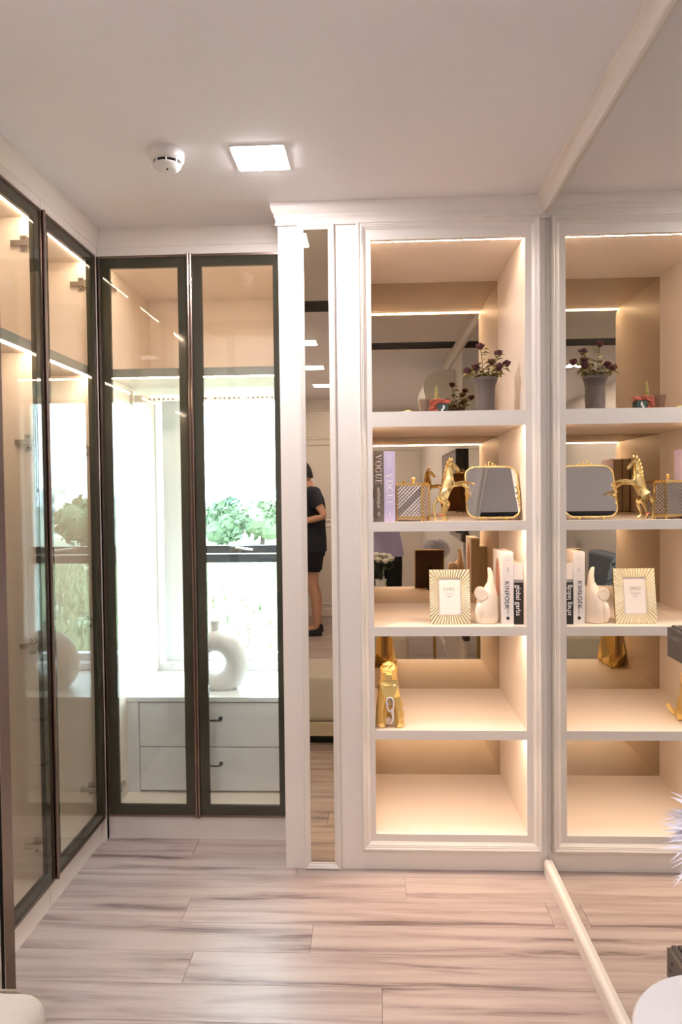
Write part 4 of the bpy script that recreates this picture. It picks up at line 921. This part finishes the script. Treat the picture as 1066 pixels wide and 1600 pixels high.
for s_, sg in (('L', 1), ('R', -1)): PHO.update({'sh' + s_: (0, .15 * sg, 1.31), 'el' + s_: (.09, .03 + .14 * sg, 1.16), 'wr' + s_: (.23, .03 + .107 * sg, 1.31), 'hip' + s_: (0, .085 * sg, .82)})
person('person in a lilac shirt and black trousers holding a camera', (.085, -.42, 0), PI / 2, PHO, pmat('lilac_cotton', rgb(178, 168, 206), .85, var=.04), BLACKC, SHOE, 2, .6)
t = thing('photo_camera', 'black photo camera held by the person in the lilac shirt', 'camera', (.05, -.10, 1.345))
mk('camera_body', MB().box(-.02, .13, -.125, -.075, 1.352, 1.437).box(.03, .08, -.120, -.075, 1.437, 1.456), 'black', parent=t, bevel=.006)
mk('lens', MB().lathe([(.036, 0), (.036, .04), (.030, .044), (.002, .040)], (0, 0, 0), 24).xf(Matrix.Translation((.05, -.078, 1.394)) @ Matrix.Rotation(-PI / 2, 4, 'X')), 'black', parent=t, smooth=.5)

# ---------------------------------------------------------------- outdoors
GZ = -3.0
def ground_mat():
    m, tr, b = nt('field_grass'); n = tr.nodes.new('ShaderNodeTexNoise'); n.inputs['Scale'].default_value = .35; n.inputs['Detail'].default_value = 8
    tc = tr.nodes.new('ShaderNodeTexCoord'); tr.links.new(tc.outputs['Object'], n.inputs['Vector']); cr = tr.nodes.new('ShaderNodeValToRGB')
    cr.color_ramp.elements[0].position = .35; cr.color_ramp.elements[0].color = (*rgb(140, 142, 116), 1); cr.color_ramp.elements[1].position = .68; cr.color_ramp.elements[1].color = (*rgb(186, 182, 166), 1)
    tr.links.new(n.outputs['Fac'], cr.inputs[0]); tr.links.new(cr.outputs[0], b.inputs['Base Color']); b.inputs['Roughness'].default_value = 1; return m
struct('ground', B(-120, 140, 3.9, 320, GZ - .3, GZ), ground_mat())
rs = random.Random(21); mb = MB()
for k in range(9000):
    y_ = 8 + 46 * rs.random() ** 1.4; x_ = rs.choice((rs.uniform(-.30 * y_, -.06 * y_), rs.uniform(.20 * y_ - 2, .55 * y_)))
    if 23.4 < y_ < 24.6: continue
    hgt = rs.uniform(.25, .75); a = rs.uniform(0, PI); w_ = rs.uniform(.10, .28); c, s = math.cos(a) * w_, math.sin(a) * w_; lx, ly = rs.uniform(-.2, .2), rs.uniform(-.2, .2)
    mb.add([(x_ - c, y_ - s, GZ), (x_ + c, y_ + s, GZ), (x_ + lx, y_ + ly, GZ + hgt), (x_ + s * .6, y_ - c * .6, GZ), (x_ - lx, y_ - ly, GZ + hgt * .8)], [(0, 1, 2), (0, 3, 4)])
mk('grass_tufts', mb, pmat('grass_blades', rgb(150, 154, 122), 1, var=.4, scale=.8), kind='stuff', label='tall wild grass in the field outside the window', cat='grass')
LEAF = [pmat('foliage', rgb(*c), 1, var=.35, scale=1.2) for c in ((88, 106, 78), (106, 120, 90), (82, 104, 86))]; BARK = pmat('bark', rgb(96, 84, 72), 1)
def tree(x, y, hgt, wid, m, label):
    t = thing('tree', label, 'tree', (x, y, GZ), group='trees beyond the field')
    mk('trunk', MB().tube([(x, y, GZ - .05), (x + .1, y, GZ + hgt * .3), (x - .05, y, GZ + hgt * .6)], [.22, .16, .09], 8), BARK, parent=t)
    mb = MB(); r_ = random.Random(int(x * 10) + 500)
    for k in range(420):
        a, b = r_.uniform(0, 2 * PI), r_.uniform(-1, 1); q = r_.random() ** .35; rad = math.sqrt(1 - b * b) * q
        p = Vector((x + wid * rad * math.cos(a), y + wid * .8 * rad * math.sin(a), GZ + hgt * .56 + b * q * hgt * .44)); s = r_.uniform(.18, .42)
        n = Vector((r_.uniform(-1, 1), r_.uniform(-1, 1), r_.uniform(-1, 1))).normalized(); u = n.orthogonal().normalized() * s; w_ = n.cross(u)
        mb.add([p - u, p + w_ * .7, p + u, p - w_ * .7, p + n * s * .4], [(0, 1, 4), (1, 2, 4), (2, 3, 4), (3, 0, 4)])
    for k in range(9):
        a = r_.uniform(0, 2 * PI); mb.ball((x + wid * .4 * math.cos(a), y + wid * .35 * math.sin(a), GZ + hgt * r_.uniform(.35, .72)), wid * r_.uniform(.35, .5), 9, 6)
    mk('crown', mb, LEAF[m], parent=t)
rs = random.Random(8)
LBL = ['bushy grey-green tree in the row beyond the field', 'paler green tree in the row beyond the field', 'blue-green tree in the row beyond the field']
for k, x in enumerate([-19, -16.2, -13.6, -11.3, -9.0, -6.4, -3.6] + [14.5, 17.3, 20.1, 22.6, 25.2, 28.0, 31.0]):
    m = k % 3; tree(x + rs.uniform(-.5, .5), (55, 60.5, 66)[k % 3] + rs.uniform(-.4, .4), 4.2 + rs.uniform(-.45, .35), 2.0 + rs.uniform(-.2, .4), m, LBL[m])
def building(x, y, w_, d, hgt, nw, nf, label, roof):
    t = thing('building', label, 'building', (x, y, GZ)); wl = pmat('pale_render', rgb(206, 204, 200), .9); wd = pmat('far_window', rgb(112, 124, 136), .3)
    b = mk('walls', B(x - w_ / 2, x + w_ / 2, y, y + d, GZ, GZ + hgt), wl, parent=t)
    mk('roof', B(x - w_ / 2 - .4, x + w_ / 2 + .4, y - .4, y + d + .4, GZ + hgt, GZ + hgt + .8), roof, parent=t)
    for f in range(nf):
        for k in range(nw):
            cx = x - w_ / 2 + (k + .5) * w_ / nw; cz = GZ + hgt - 1.8 - f * 3.0; mk('window', B(cx - .9, cx + .9, y - .15, y + .05, cz - .8, cz + .8), wd, parent=b)
building(79, 175, 4, 6, 5.4, 2, 2, 'far pale block with rows of windows above the trees', pmat('grey_roof', rgb(190, 190, 192), .9))
building(66, 190, 6, 6, 4.4, 3, 1, 'low far building with a reddish roof above the trees', pmat('red_roof', rgb(196, 160, 150), .9))
# wire fence across the field
t = thing('wire_fence', 'thin wire fence across the field outside the window', 'fence', (5, 24, GZ)); fm = pmat('fence_wire', rgb(120, 118, 112), .7, .3)
for k in range(14): mk('post', MB().tube([(-9 + k * 2.2, 24, GZ), (-9 + k * 2.2, 24, GZ + 1.1)], .035, 6), fm, parent=t)
for z in (.35, .7, 1.05): mk('wire', MB().tube([(-9, 24, GZ + z), (19.6, 24, GZ + z)], .012, 5), fm, parent=t)
